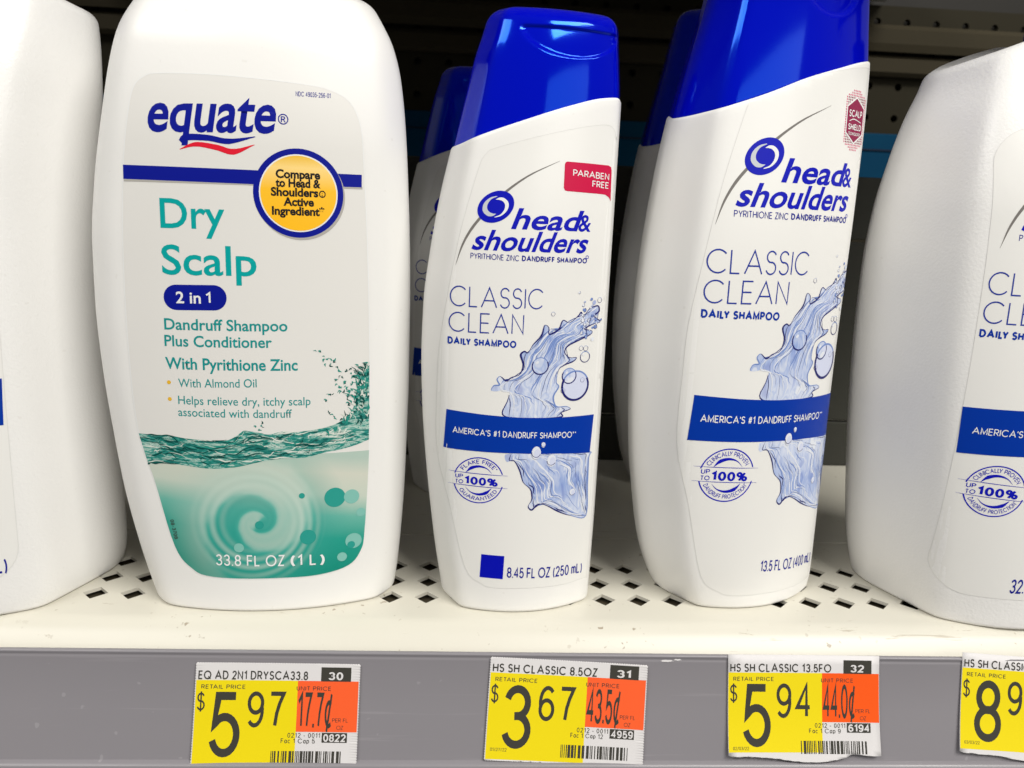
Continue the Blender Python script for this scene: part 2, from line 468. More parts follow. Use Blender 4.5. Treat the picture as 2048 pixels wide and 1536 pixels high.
GL = {
 'A': (.90, [[(0, 0), (.45, 1), (.90, 0)], [(.17, .34), (.73, .34)]]),
 'B': (.60, [[(0, 0), (0, 1), (.30, 1)] + arc(.30, .76, .24, .24, 90, -90) + [(0, .52)], [(.30, .52)] + arc(.33, .26, .27, .26, 90, -90) + [(0, 0)]]),
 'C': (.90, [arc(.5, .5, .5, .5, 42, 318)]),
 'D': (.72, [[(0, .0), (0, 1), (.27, 1)] + arc(.27, .5, .45, .5, 90, -90) + [(0, 0)]]),
 'E': (.52, [[(.52, 1), (0, 1), (0, 0), (.52, 0)], [(0, .51), (.47, .51)]]),
 'F': (.49, [[(.50, 1), (0, 1), (0, 0)], [(0, .50), (.45, .50)]]),
 'G': (.98, [arc(.5, .5, .5, .5, 42, 352) + [(.99, .48), (.56, .48)]]),
 'H': (.66, [[(0, 0), (0, 1)], [(.66, 0), (.66, 1)], [(0, .51), (.66, .51)]]),
 'I': (.0, [[(0, 0), (0, 1)]]),
 'J': (.45, [[(.45, 1), (.45, .25)] + arc(.22, .24, .23, .24, 0, -180)]),
 'K': (.58, [[(0, 0), (0, 1)], [(.54, 1), (.02, .42)], [(.20, .60), (.58, 0)]]),
 'L': (.45, [[(0, 1), (0, 0), (.45, 0)]]),
 'M': (.84, [[(0, 0), (0, 1), (.42, .12), (.84, 1), (.84, 0)]]),
 'N': (.68, [[(0, 0), (0, 1), (.68, 0), (.68, 1)]]),
 'O': (1.0, [arc(.5, .5, .5, .5, 0, 360) + ['loop']]),
 'P': (.58, [[(0, 0), (0, 1), (.30, 1)] + arc(.30, .73, .28, .27, 90, -90) + [(0, .46)]]),
 'Q': (1.0, [arc(.5, .5, .5, .5, 0, 360) + ['loop'], [(.62, .30), (.98, -.02)]]),
 'R': (.58, [[(0, 0), (0, 1), (.30, 1)] + arc(.30, .73, .28, .27, 90, -90) + [(0, .46)], [(.28, .46), (.60, 0)]]),
 'S': (.54, [arc(.27, .755, .25, .245, 22, 262)[:-1] + arc(.27, .262, .27, .262, 82, -160)]),
 'T': (.56, [[(0, 1), (.56, 1)], [(.28, 1), (.28, 0)]]),
 'U': (.60, [[(0, 1), (0, .30)] + arc(.30, .30, .30, .30, 180, 360) + [(.60, 1)]]),
 'V': (.76, [[(0, 1), (.38, 0), (.76, 1)]]),
 'W': (1.1, [[(0, 1), (.28, 0), (.55, 1), (.82, 0), (1.1, 1)]]),
 'X': (.64, [[(0, 0), (.64, 1)], [(0, 1), (.64, 0)]]),
 'Y': (.68, [[(0, 1), (.34, .45), (.68, 1)], [(.34, .45), (.34, 0)]]),
 'Z': (.56, [[(.0, 1), (.54, 1), (0, 0), (.56, 0)]]),
 '0': (.54, [arc(.27, .5, .27, .5, 0, 360) + ['loop']]),
 '1': (.30, [[(.0, .76), (.26, 1), (.26, 0)]]),
 '2': (.54, [arc(.27, .73, .26, .27, 172, -28) + [(.0, .0), (.54, 0)]]),
 '3': (.54, [arc(.26, .755, .24, .245, 165, -80) + [(.20, .51)], [(.20, .51)] + arc(.26, .26, .27, .26, 80, -165)]),
 '4': (.56, [[(.42, 0), (.42, 1), (0, .29), (.57, .29)]]),
 '5': (.53, [[(.48, 1), (.10, 1), (.035, .50)] + arc(.26, .315, .27, .315, 138, -162)]),
 '6': (.54, [arc(.27, .30, .27, .30, 0, 360) + ['loop'], arc(.30, .55, .30, .45, 205, 45)]),
 '7': (.52, [[(0, 1), (.52, 1), (.36, .68), (.26, .38), (.20, 0)]]),
 '8': (.54, [arc(.27, .755, .235, .245, 0, 360) + ['loop'], arc(.27, .26, .27, .26, 0, 360) + ['loop']]),
 '9': (.54, [arc(.27, .70, .27, .30, 0, 360) + ['loop'], arc(.24, .45, .30, .45, 25, -135)]),
 '.': (.0, [[(0, -.05), (0, .07)]]),
 ',': (.0, [[(0.02, .07), (-.05, -.15)]]),
 '-': (.30, [[(0, .38), (.30, .38)]]),
 "'": (.0, [[(0, 1), (0, .72)]]),
 '/': (.34, [[(0, -.05), (.34, 1.05)]]),
 '(': (.18, [arc(.40, .40, .38, .68, 130, 230)]),
 ')': (.18, [arc(-.20, .40, .38, .68, 50, -50)]),
 '#': (.60, [[(.12, 0), (.24, 1)], [(.38, 0), (.50, 1)], [(.02, .66), (.62, .66)], [(0, .32), (.58, .32)]]),
 '%': (.92, [arc(.2, .77, .19, .23, 0, 360) + ['loop'], arc(.72, .23, .19, .23, 0, 360) + ['loop'], [(.72, 1), (.2, 0)]]),
 '*': (.22, [[(.11, 1.0), (.11, .74)], [(0, .94), (.22, .80)], [(.22, .94), (0, .80)]]),
 '$': (.54, [arc(.27, .755, .25, .245, 22, 262)[:-1] + arc(.27, .262, .27, .262, 82, -160), [(.27, 1.13), (.27, -.13)]]),
 'a': (.46, [[(.46, .70), (.46, 0)], arc(.23, .35, .23, .35, 0, 360) + ['loop']]),
 'c': (.44, [arc(.24, .35, .24, .35, 50, 310)]),
 'p': (.46, [[(0, .70), (0, -.25)], arc(.23, .35, .23, .35, 0, 360) + ['loop']]),
 'm': (.66, [[(0, 0), (0, .72)], arc(.165, .52, .165, .19, 180, 0) + [(.33, 0)], arc(.495, .52, .165, .19, 180, 0) + [(.66, 0)]]),
 'c|': (.62, [arc(.32, .38, .30, .38, 55, 305), [(.50, 1.02), (.16, -.18)]]),
}

def ribbon(pts, w):
    """outline a stroked polyline: mitred quads"""
    loop = pts[-1] == 'loop'
    P = [np.array(q, float) for q in (pts[:-2] if loop else pts)]
    Q = [P[0]]
    for q in P[1:]:
        if np.hypot(*(q - Q[-1])) > 1e-4: Q.append(q)
    P = Q; n = len(P); V, F = [], []
    for i in range(n):
        a = P[i] - P[i - 1] if (i > 0 or loop) else None
        b = P[(i + 1) % n] - P[i] if (i < n - 1 or loop) else None
        if a is None: a = b
        if b is None: b = a
        a = a / np.hypot(*a); b = b / np.hypot(*b)
        na, nb = np.array((-a[1], a[0])), np.array((-b[1], b[0]))
        m = na + nb; l = np.hypot(*m)
        if l < .35: m = na; k = 1
        else: m = m / l; k = min(1 / max(m @ na, .30), 2.2)
        V += [tuple(P[i] + m * w * k / 2), tuple(P[i] - m * w * k / 2)]
    for i in range(n if loop else n - 1):
        a, b = 2 * i, 2 * ((i + 1) % n)
        F.append((a, a + 1, b + 1, b))
    return V, F

KERN = {'LY': .28, 'LT': .2, 'AV': .2, 'AY': .2, 'PA': .12, 'YR': .05, 'LA': -.05, 'TA': .2, 'FA': .1}
def sans(text, x, z, cap, weight=.14, sx=1.0, track=.13, width=None, slope=0.0, shear=0.0, mi=0, align='l', curve=None, gap=None):
    """geometric stroked capitals; returns pieces. width: fit the line to this width (mm)"""
    pen = 0.0; strokes = []; prev = ''
    for ch in text:
        if ch == ' ': pen += (gap or .46); prev = ''; continue
        w, ss = GL['c|' if ch == '\u00a2' else ch]
        pen -= KERN.get(prev + ch, 0); prev = ch
        for s in ss: strokes.append([(q if q == 'loop' else (q[0] + pen, q[1])) for q in s])
        pen += w + track + weight
    pen -= track + weight
    k = cap * sx
    if width: k = width / pen
    x0 = x - (k * pen / 2 if align == 'c' else (k * pen if align == 'r' else 0))
    out = []
    for i, s in enumerate(strokes):
        V, F = ribbon(s, weight)
        W = []
        for a, b in V:
            b = b * (1 - weight) + weight / 2; px, pz = a * k + b * cap * shear, b * cap
            if curve:
                R, sgn = curve            # text set on a circle of radius R about (x,z)
                ang = (px - k * pen / 2) / R
                rr = R + pz if sgn > 0 else R + cap - pz
                if sgn > 0: W.append((x + rr * math.sin(ang), z + rr * math.cos(ang)))
                else: W.append((x + rr * math.sin(ang), z - rr * math.cos(ang)))
            else:
                W.append((x0 + px, z + pz + slope * px))
        out.append((W, F, mi, .004 * (i % 3)))
    return out

def humanist(text, x, z, cap, bold=0.0, sx=1.0, width=None, slope=0.0, shear=0.0, mi=0, align='l', space=1.0, dz=0.0, fat=0.0):
    """Blender's built-in typeface, filled and flattened"""
    c = bpy.data.curves.new('type', 'FONT'); c.body = text; c.offset = bold; c.space_character = space
    c.resolution_u = 4
    o = bpy.data.objects.new('type', c); COL.objects.link(o)
    me = o.to_mesh()
    P = np.array([v.co[:2] for v in me.vertices]); F = [tuple(p.vertices) for p in me.polygons]
    o.to_mesh_clear(); bpy.data.objects.remove(o); bpy.data.curves.remove(c)
    k = cap / 0.70
    x_min, x_max = P[:, 0].min(), P[:, 0].max()
    kx = k * sx if width is None else width / (x_max - x_min)
    X = (P[:, 0] - x_min) * kx
    X0 = x - (0 if align == 'l' else (X.max() / 2 if align == 'c' else X.max()))
    out = [(X0 + a + b * k * shear, z + b * k + slope * a) for a, b in zip(X, P[:, 1])]
    if fat:                                # a heavier cut: the same letters struck again a hair to each side
        return [([(a + q * fat, b + p * fat) for a, b in out], F, mi, dz + .006 * i) for i, (q, p) in enumerate(((0, 0), (-1, 0), (1, 0), (0, .7), (0, -.7)))]
    return [(out, F, mi, dz)]

def poly(*outlines, mi=0, dz=0.0):
    V, F = tri(outlines); return [(V, F, mi, dz)]
def ring(cx, cz, r0, r1, n=48, mi=0, dz=0.0, a0=0, a1=360, sx=1.0):
    full = a1 - a0 == 360
    V, F = [], []
    for i in range(n + (0 if full else 1)):
        a = rad(a0 + (a1 - a0) * i / n)
        for r in (r0, r1): V.append((cx + r * sx * math.cos(a), cz + r * math.sin(a)))
    m = n if full else n + 1
    for i in range(n):
        a, b = 2 * i, 2 * ((i + 1) % m)
        F.append((a, a + 1, b + 1, b))
    return [(V, F, mi, dz)]
def disc(cx, cz, rx, rz=None, n=40, rot=0.0, mi=0, dz=0.0):
    rz = rz or rx; c, s = math.cos(rot), math.sin(rot)
    P = [(rx * math.cos(2 * math.pi * i / n), rz * math.sin(2 * math.pi * i / n)) for i in range(n)]
    V = [(cx + a * c - b * s, cz + a * s + b * c) for a, b in P] + [(cx, cz)]
    return [(V, [(i, (i + 1) % n, n) for i in range(n)], mi, dz)]
def rounded(x0, x1, z0, z1, r, n=8):
    P = []
    for cx, cz, a in ((x1 - r, z1 - r, 0), (x0 + r, z1 - r, 90), (x0 + r, z0 + r, 180), (x1 - r, z0 + r, 270)):
        P += [(cx + r * math.cos(rad(a + 90 * i / n)), cz + r * math.sin(rad(a + 90 * i / n))) for i in range(n + 1)]
    return P
def smooth_loop(P, n=6):
    """closed Catmull-Rom through the points"""
    out = []; m = len(P); P = [np.array(p, float) for p in P]
    for i in range(m):
        a, b, c, d = P[i - 1], P[i], P[(i + 1) % m], P[(i + 2) % m]
        for j in range(n):
            t = j / n
            out.append(tuple(.5 * (2 * b + (c - a) * t + (2 * a - 5 * b + 4 * c - d) * t * t + (3 * b - a - 3 * c + d) * t ** 3)))
    return out
def smooth_line(P, n=6):
    P = [np.array(p, float) for p in P]; P = [2 * P[0] - P[1]] + P + [2 * P[-1] - P[-2]]; out = []
    for i in range(1, len(P) - 2):
        a, b, c, d = P[i - 1:i + 3]
        for j in range(n):
            t = j / n
            out.append(tuple(.5 * (2 * b + (c - a) * t + (2 * a - 5 * b + 4 * c - d) * t * t + (3 * b - a - 3 * c + d) * t ** 3)))
    out.append(tuple(P[-2])); return out
def brush(P, w, n=6, mi=0, dz=0.0):
    """tapering stroke along a smooth line; w: widths at the points"""
    L = smooth_line(P, n); W = np.interp(np.linspace(0, 1, len(L)), np.linspace(0, 1, len(w)), w)
    V, F = [], []
    for i, q in enumerate(L):
        a = np.array(L[max(i - 1, 0)]); b = np.array(L[min(i + 1, len(L) - 1)]); d = b - a; d = d / (np.hypot(*d) + 1e-9)
        nn = np.array((-d[1], d[0])) * W[i] / 2
        V += [tuple(np.array(q) + nn), tuple(np.array(q) - nn)]
    F = [(2 * i, 2 * i + 1, 2 * i + 3, 2 * i + 2) for i in range(len(L) - 1)]
    return [(V, F, mi, dz)]

# ------------------------------------------------------------------ the bottles
class Kind: pass
def cap_dent(z0, xm, rx, rz, depth, lipz):
    """scooped thumb recess under the lid edge"""
    def f(x, y, z):
        d = ((x - xm) / rx) ** 2 + ((z - z0) / rz) ** 2
        m = np.clip((1 - d) / .10, 0, 1) * np.clip((lipz - z) / .8, 0, 1)
        m = m * m * (3 - 2 * m)
        k = np.clip((z - (z0 - rz)) / (lipz - z0 + rz), 0, 1)
        return np.where(y < 0, m * depth * (.75 + .15 * k), 0)
    return f

# 250 ml
S = Kind(); SMALL = S
S.sec = make_section(.84, .30, .12, 4, 31 / 21)
S.wid = pchip([(0, -26.8, 27.8), (6, -27.8, 28.0), (16, -29.5, 28.2), (34, -31.9, 28.4), (52, -33.9, 28.4), (70, -35.3, 28.4), (88, -35.9, 28.4), (105, -35.5, 28.3),
               (121, -33.7, 28.2), (139, -30.8, 28.2), (156, -27.1, 28.2), (172, -23.6, 28.2), (182, -21.3, 27.4), (190, -18.8, 26.6), (198, -16.6, 26.2)])
S.dep = pchip([(0, 21.4, 19.5), (40, 21.2, 21), (120, 21, 21), (160, 18.5, 18.5), (185, 15.5, 15.5), (192, 13.8, 14), (198, 11.5, 12)])
S.zc = curve_fn([(-40, 152), (-26.6, 155), (-22, 157.2), (-7, 163), (6.8, 167.9), (18, 171.1), (24, 171.9), (32, 172.2)])
S.top = const(197.0); S.rt = 4.5
S.dent = cap_dent(191.4, 7.5, 16.5, 9.6, 1.0, 191.0)
# 400 ml
L_ = Kind(); LARGE = L_
L_.sec = make_section(.84, .30, .12, 4, 39 / 25)
L_.wid = pchip([(0, -24.2, 35.5), (6, -27.2, 37.0), (16, -30.9, 37.3), (34, -34.7, 37.3), (52, -37.8, 37.3), (72, -39.7, 36.9), (92, -40.5, 36.8), (113, -39.9, 36.9),
                (134, -38.1, 37.2), (152, -36.0, 37.8), (169, -33.2, 38.2), (185, -29.4, 38.0), (200, -25.5, 36.6), (212, -22.8, 35.6), (230, -19, 34)])
L_.dep = pchip([(0, 25.6, 23), (40, 25.4, 25), (120, 25, 25), (170, 22, 22), (205, 18.5, 18.5), (222, 16, 16), (230, 13, 13)])
L_.zc = curve_fn([(-44, 165), (-33, 167.3), (-27, 169.6), (-14, 174.5), (0, 180.3), (13, 184.5), (27, 188.5), (40, 191)])
L_.top = const(229.0); L_.rt = 5.0
L_.dent = cap_dent(213.5, 10, 13, 13.5, 1.1, 222.0)

def hs_bottle(K, name, label, loc, rot, group):
    t = thing(name, label, 'shampoo bottle', loc, rot, group)
    V, F = shell(K.sec, K.wid, K.dep, const(0.0), K.zc, 1.5, 1.1, nmid=70)
    mesh('body', V, F, M['hdpe'], t, smooth=True)
    K.surf = Surface(V, F)
    low = lambda x: K.zc(x) - 0.5
    V, F = shell(K.sec, K.wid, K.dep, low, K.top, 0, K.rt, inset=0.55, nmid=70, dent=K.dent)
    mesh('cap', V, F, M['cap'], t, smooth=True)
    return t

# one litre pump bottle at the left and the big one at the right share a mould
B = Kind(); BIG = B
B.sec = make_section(.74, .22, .12, 4, 50 / 36)
B.wid = pchip([(0, -35.3, 44.6), (6, -37.0, 46.2), (12, -38.6, 46.6), (24, -40.4, 46.4), (42, -42.4, 46.0), (62, -44.4, 45.5), (80, -46.0, 45.4), (102, -47.3, 45.5),
               (123, -47.8, 45.8), (141, -46.8, 46.5), (158, -44.2, 47.5), (172, -40.9, 48.6), (184, -36.8, 49.0), (190, -35.5, 48.7), (205, -26, 42)])
B.dep = pchip([(0, 43.6, 34), (60, 44.5, 36), (140, 42, 34), (170, 36, 29), (186, 29, 24), (206, 20, 18)])
B.zc = curve_fn([(-42, 185.0), (-36, 187.5), (-5, 199.8), (2, 201.5), (12, 201.5), (36, 196.5), (46, 192.5), (52, 190)])
def pump(t, x, y, z, r, mat_c):
    n = 40
    V, F = [], []
    prof = [(r * .62, z - 3), (r * .62, z), (r, z), (r, z + 14), (r * .93, z + 15), (r * .42, z + 15.5), (r * .42, z + 30), (r * .40, z + 31), (0.01, z + 31)]
    for q, h in prof: V += [(x + q * math.cos(2 * math.pi * i / n), y + q * math.sin(2 * math.pi * i / n), h) for i in range(n)]
    for j in range(len(prof) - 1):
        for i in range(n):
            a, b = j * n + i, j * n + (i + 1) % n
            F.append((a, b, b + n, a + n))
    c = mesh('pump_collar', V, F, mat_c, t, smooth=True)
    m = c.modifiers.new('split', 'EDGE_SPLIT'); m.split_angle = rad(40)
    V, F = [], []
    pts = [(0, 8, 5.5), (-8, 8.5, 6), (-22, 7.0, 4.8), (-34, 4.6, 3.6), (-38, 1.5, 2.4)]
    for yy, zz, q in [(9, 8, 2.5)] + pts:
        V += [(x + q * 1.2 * math.cos(2 * math.pi * i / 20), y + yy, z + 31 + zz - 3 + q * math.sin(2 * math.pi * i / 20)) for i in range(20)]
    for j in range(5):
        for i in range(20):
            a, b = j * 20 + i, j * 20 + (i + 1) % 20
            F.append((a, b, b + 20, a + 20))
    F += [tuple(range(20)), tuple(range(100, 120))[::-1]]
    mesh('pump_spout', V, F, mat_c, c, smooth=True)

def big_bottle(label, loc, rot, group):
    t = thing('family_size_bottle', label, 'shampoo bottle', loc, rot, group)
    V, F = shell(B.sec, B.wid, B.dep, const(0.0), B.zc, 1.5, 2.6, nmid=70)
    mesh('body', V, F, M['hdpe_tex'], t, smooth=True)
    B.surf = Surface(V, F)
    pump(t, 13, 0, 200, 13, M['cap'])
    return t

E_ = Kind(); DRY = E_
E_.sec = make_section(.86, .20, .55, 4, 49 / 31)
E_.wid = pchip([(0, -42.3, 39.4), (8, -44.6, 40.5), (20, -47.5, 41.6), (40, -51.3, 42.8), (60, -53.7, 43.4), (80, -55.6, 43.8), (100, -56.5, 43.8), (120, -56.2, 43.5),
                (140, -54.2, 42.7), (160, -50.8, 41.5), (175, -48.0, 39.8), (185, -45.2, 37.2), (192, -41.5, 33.7), (198, -37, 30), (204, -31, 26)])
E_.dep = pchip([(0, 33.8, 30), (14, 33.4, 31), (60, 33, 33), (150, 33, 33), (180, 30, 30), (192, 25, 25), (204, 17, 17)])
E_.zc = const(199.0)

GROUP_S, GROUP_L, GROUP_B = 'small capped bottles in one row', 'medium capped bottles in one row', 'family size white bottles'
small = hs_bottle(SMALL, 'small_shampoo_bottle', 'small white bottle with blue flip cap and a red tab beside its grey arc', (21, 273, 0), rad(9), GROUP_S)
medium = hs_bottle(LARGE, 'medium_shampoo_bottle', 'taller white bottle with blue flip cap, turned aside, dotted maroon hexagon near its shoulder', (98, 281, 0), rad(20), GROUP_L)
big = big_bottle('broad white pump bottle with blue band, cut off by the right edge', (193, 287, 0), rad(3), GROUP_B)
dry = thing('dry_scalp_bottle', 'big white bottle with teal wave label and round yellow badge', 'shampoo bottle', (-64, 284, 0), rad(6))
V, F = shell(E_.sec, E_.wid, E_.dep, const(0.0), E_.zc, 1.5, 4.0, nmid=80)
mesh('body', V, F, M['hdpe'], dry, smooth=True)
E_.surf = Surface(V, F)
pump(dry, 3, 0, 199, 15, M['cap'])

# ------------------------------------------------------------------ printed artwork
k = NT('splash_print').set(Roughness=0.32)
uv = k.uv
mp = k.n('ShaderNodeMapping'); mp.inputs['Rotation'].default_value = (0, 0, rad(-25)); mp.inputs['Scale'].default_value = (26, 9, 1); k.l(uv, mp.inputs[0])
c = k.ramp(k.noise(mp.outputs[0], 1.0, 2, .5, 1.0), [(.30, srgb(112, 132, 202)), (.41, srgb(160, 180, 226)), (.50, srgb(206, 214, 236)), (.57, srgb(146, 170, 222)), (.66, srgb(230, 233, 240))])
sp = k.n('ShaderNodeSeparateXYZ'); k.l(uv, sp.inputs[0])
dd = k.math('ABSOLUTE', k.math('SUBTRACT', sp.outputs[1], .95))
dl_ = k.math('ABSOLUTE', k.math('SUBTRACT', sp.outputs[1], .46))
heart = k.math('MAXIMUM', k.math('SUBTRACT', 1.0, k.math('MULTIPLY', dd, 7.0)), k.math('SUBTRACT', 1.0, k.math('MULTIPLY', dl_, 9.0)))
c = k.mix(k.math('MULTIPLY', k.math('MAXIMUM', heart, 0.0), .75), k.mix(.45, c, srgb(218, 223, 234)), k.mix(.5, c, srgb(104, 138, 202)))
k.l(c, k.b.inputs['Base Color']); M['splash'] = k.m
M['splash_dark'] = flat('splash_indigo_ink', srgb(36, 38, 108), 0.32)
M['splash_mid'] = flat('splash_blue_ink', srgb(116, 140, 198), 0.32)
M['splash_pale'] = flat('splash_pale_ink', srgb(224, 227, 235), 0.32)
M['drop'] = flat('droplet_ink', srgb(208, 213, 234), 0.32)

UP = [(-10.29, 70.0), (-10.08, 75.16), (-9.41, 78.02), (-11.42, 79.02), (-13.36, 78.48), (-15.3, 78.64), (-14.58, 80.29), (-12.8, 80.6), (-13.65, 82.33), (-12.61, 83.42), (-10.77, 82.02), (-8.86, 83.26), (-6.51, 84.1), (-5.47, 87.3), (-6.41, 90.48), (-5.26, 91.69), (-4.05, 91.29), (-2.57, 93.83), (0.12, 96.85), (1.02, 100.16), (2.47, 99.36), (2.76, 97.22), (5.86, 98.77), (7.23, 101.69), (9.63, 100.93), (12.6, 103.01), (13.69, 104.18), (14.63, 102.55), (16.57, 105.12), (19.83, 106.15),
      (20.48, 104.34), (18.65, 102.81), (21.25, 100.89), (19.13, 100.36), (15.19, 98.76), (18.05, 97.99), (17.68, 96.77), (13.16, 94.96), (9.5, 93.33), (8.49, 91.11), (10.37, 89.43), (12.82, 89.31), (11.8, 88.13), (8.75, 87.05), (6.66, 85.5), (6.03, 81.46), (7.0, 79.79), (5.28, 76.58), (6.51, 73.22), (10.08, 73.0), (11.68, 72.04), (8.41, 71.04), (7.6, 69.4)]
LO = [(-8.52, 57.6), (-10.09, 56.14), (-9.22, 54.63), (-7.24, 55.31), (-5.05, 51.91), (-3.62, 47.63), (-0.98, 44.97), (-0.39, 41.5), (-1.54, 39.13), (-0.21, 37.76), (1.84, 39.64), (4.92, 38.95), (9.56, 36.25), (14.39, 34.12), (20.42, 32.96), (20.2, 44.28), (20.09, 53.99), (19.97, 56.2), (4.81, 57.6)]
BUB = [(13.08, 79.84, 5.2), (0.24, 86.89, 2.9), (16.13, 89.35, 1.9), (14.43, 92.31, .8), (16.2, 92.2, .9), (20.47, 107.97, .9), (3.72, 103.77, .7), (10.59, 83.29, 2.7), (15.6, 81.6, .8), (8.6, 78.4, .8)]
WET = [(0.33, 57.67, 1.6, 2.2), (2.66, 60.33, .7, .9), (5.83, 54.64, 1.6, 2.1), (14.32, 42.63, 1.1, 1.2)]

def resample(P, n):
    P = np.array(P, float); d = np.r_[0, np.cumsum(np.hypot(*np.diff(P, axis=0).T))]; t = np.linspace(0, d[-1], n)
    return np.c_[np.interp(t, d, P[:, 0]), np.interp(t, d, P[:, 1])]

def splash_art(T, clip=99):
    """crown of water: a filled body, streaks along its flow, an inked rim, bubbles. materials: 0 body 1 dark 2 mid 3 pale 4 drop"""
    R = random.Random(11); out = []
    for body, left, right in ((UP, UP[:30], UP[:29:-1]), (LO, LO[:15], LO[:13:-1])):
        out += poly([T(x, z) for x, z in smooth_loop(body, 3)], mi=0)
        a, b = resample(left, 16), resample(right, 16)
        for i in range(58 if body is UP else 46):
            s = R.uniform(.04, .96); t0 = R.uniform(0, .75); t1 = min(1, t0 + R.uniform(.12, .42))
            P = []
            for q in np.linspace(t0, t1, 6):
                j = q * 15; j0 = int(min(j, 14)); f = j - j0
                A = a[j0] * (1 - f) + a[j0 + 1] * f; B_ = b[j0] * (1 - f) + b[j0 + 1] * f
                ss = min(max(s + R.uniform(-.018, .018), .02), .98)
                P.append(T(*(A * (1 - ss) + B_ * ss)))
            mi = R.choice([1, 2, 2, 3, 3, 3]); w = R.uniform(.08, .20) if mi == 1 else R.uniform(.18, .55)
            out += brush(P, [.03, w, w * .7, .03], 3, mi=mi, dz=.006 + .0004 * i)
        for edge_s in (.05, .95):               # glassy double rim: dark, light, blue
            for off_, mi, w in ((0, 1, .34), (.07, 3, .55), (.13, 2, .30), (.19, 1, .14), (.26, 3, .35)):
                q = 0.0
                while q < .95:
                    ln = R.uniform(.10, .25); P = []
                    for t_ in np.linspace(q, min(q + ln, 1), 6):
                        j = t_ * 15; j0 = int(min(j, 14)); f = j - j0
                        A = a[j0] * (1 - f) + a[j0 + 1] * f; B_ = b[j0] * (1 - f) + b[j0 + 1] * f
                        ss = edge_s + (off_ if edge_s < .5 else -off_) + R.uniform(-.015, .015)
                        P.append(T(*(A * (1 - ss) + B_ * ss)))
                    ww = w * R.uniform(.5, 1.2)
                    if R.random() < .8: out += brush(P, [.03, ww, ww, .03], 3, mi=mi, dz=.045 + off_ * .02)
                    q += ln + R.uniform(.0, .05)
        rim = smooth_loop(body, 3); m = len(rim)
        i = 0
        while i < m:
            n = R.randint(7, 16)
            seg = [T(*rim[(i + j) % m]) for j in range(0, n + 1)]
            flat_edge = (body is UP and abs(rim[i][1] - 70) < 1.2) or (body is LO and (rim[i][1] > 56.5 or rim[i][0] > 19.6))
            if not flat_edge: out += brush(seg, [.14, R.uniform(.40, .75), .14], 2, mi=R.choice([1, 1, 1, 2]), dz=.05)
            i += n
    for i in range(34):                     # spray torn off the tip
        x, z = 17.4 + R.gauss(0, 2.4), 100.6 + R.gauss(0, 3.6); q = R.uniform(.25, .75)
        cx, cz = T(min(x, 21.4), z)
        out += disc(cx, cz, q, q * R.uniform(.6, 1.2), 14, R.uniform(0, 3), mi=R.choice([2, 3, 0]), dz=.055 + .001 * i)
        out += ring(cx, cz, q * .8, q, 14, mi=1, dz=.085, a0=R.choice([120, 200, 260]), a1=430)
    for x, z, r in BUB:
        cx, cz = T(x, z); k = abs(T(1, 0)[0] - T(0, 0)[0]); q = r * k
        if r > 2.5: out += disc(cx, cz, q * .97, mi=4 if r > 4 else 0, dz=.05)
        out += ring(cx, cz, q * .86, q, 30, mi=1, dz=.06, a0=150, a1=390)
        out += ring(cx, cz, q * .90, q, 20, mi=2, dz=.06, a0=30, a1=150)
        if r > 1.5: out += disc(cx - q * .35, cz + q * .4, q * .22, q * .14, 14, .6, mi=3, dz=.07)
    for x, z, rx, rz in WET:
        cx, cz = T(x, z)
        out += disc(cx, cz, rx, rz, 24, mi=3, dz=.09) + disc(cx + rx * .25, cz - rz * .1, rx * .62, rz * .7, 20, mi=4, dz=.10)
        out += ring(cx, cz, rx * .9, rx * 1.02, 24, mi=1, dz=.11, a0=180, a1=330, sx=1.0)
    return out

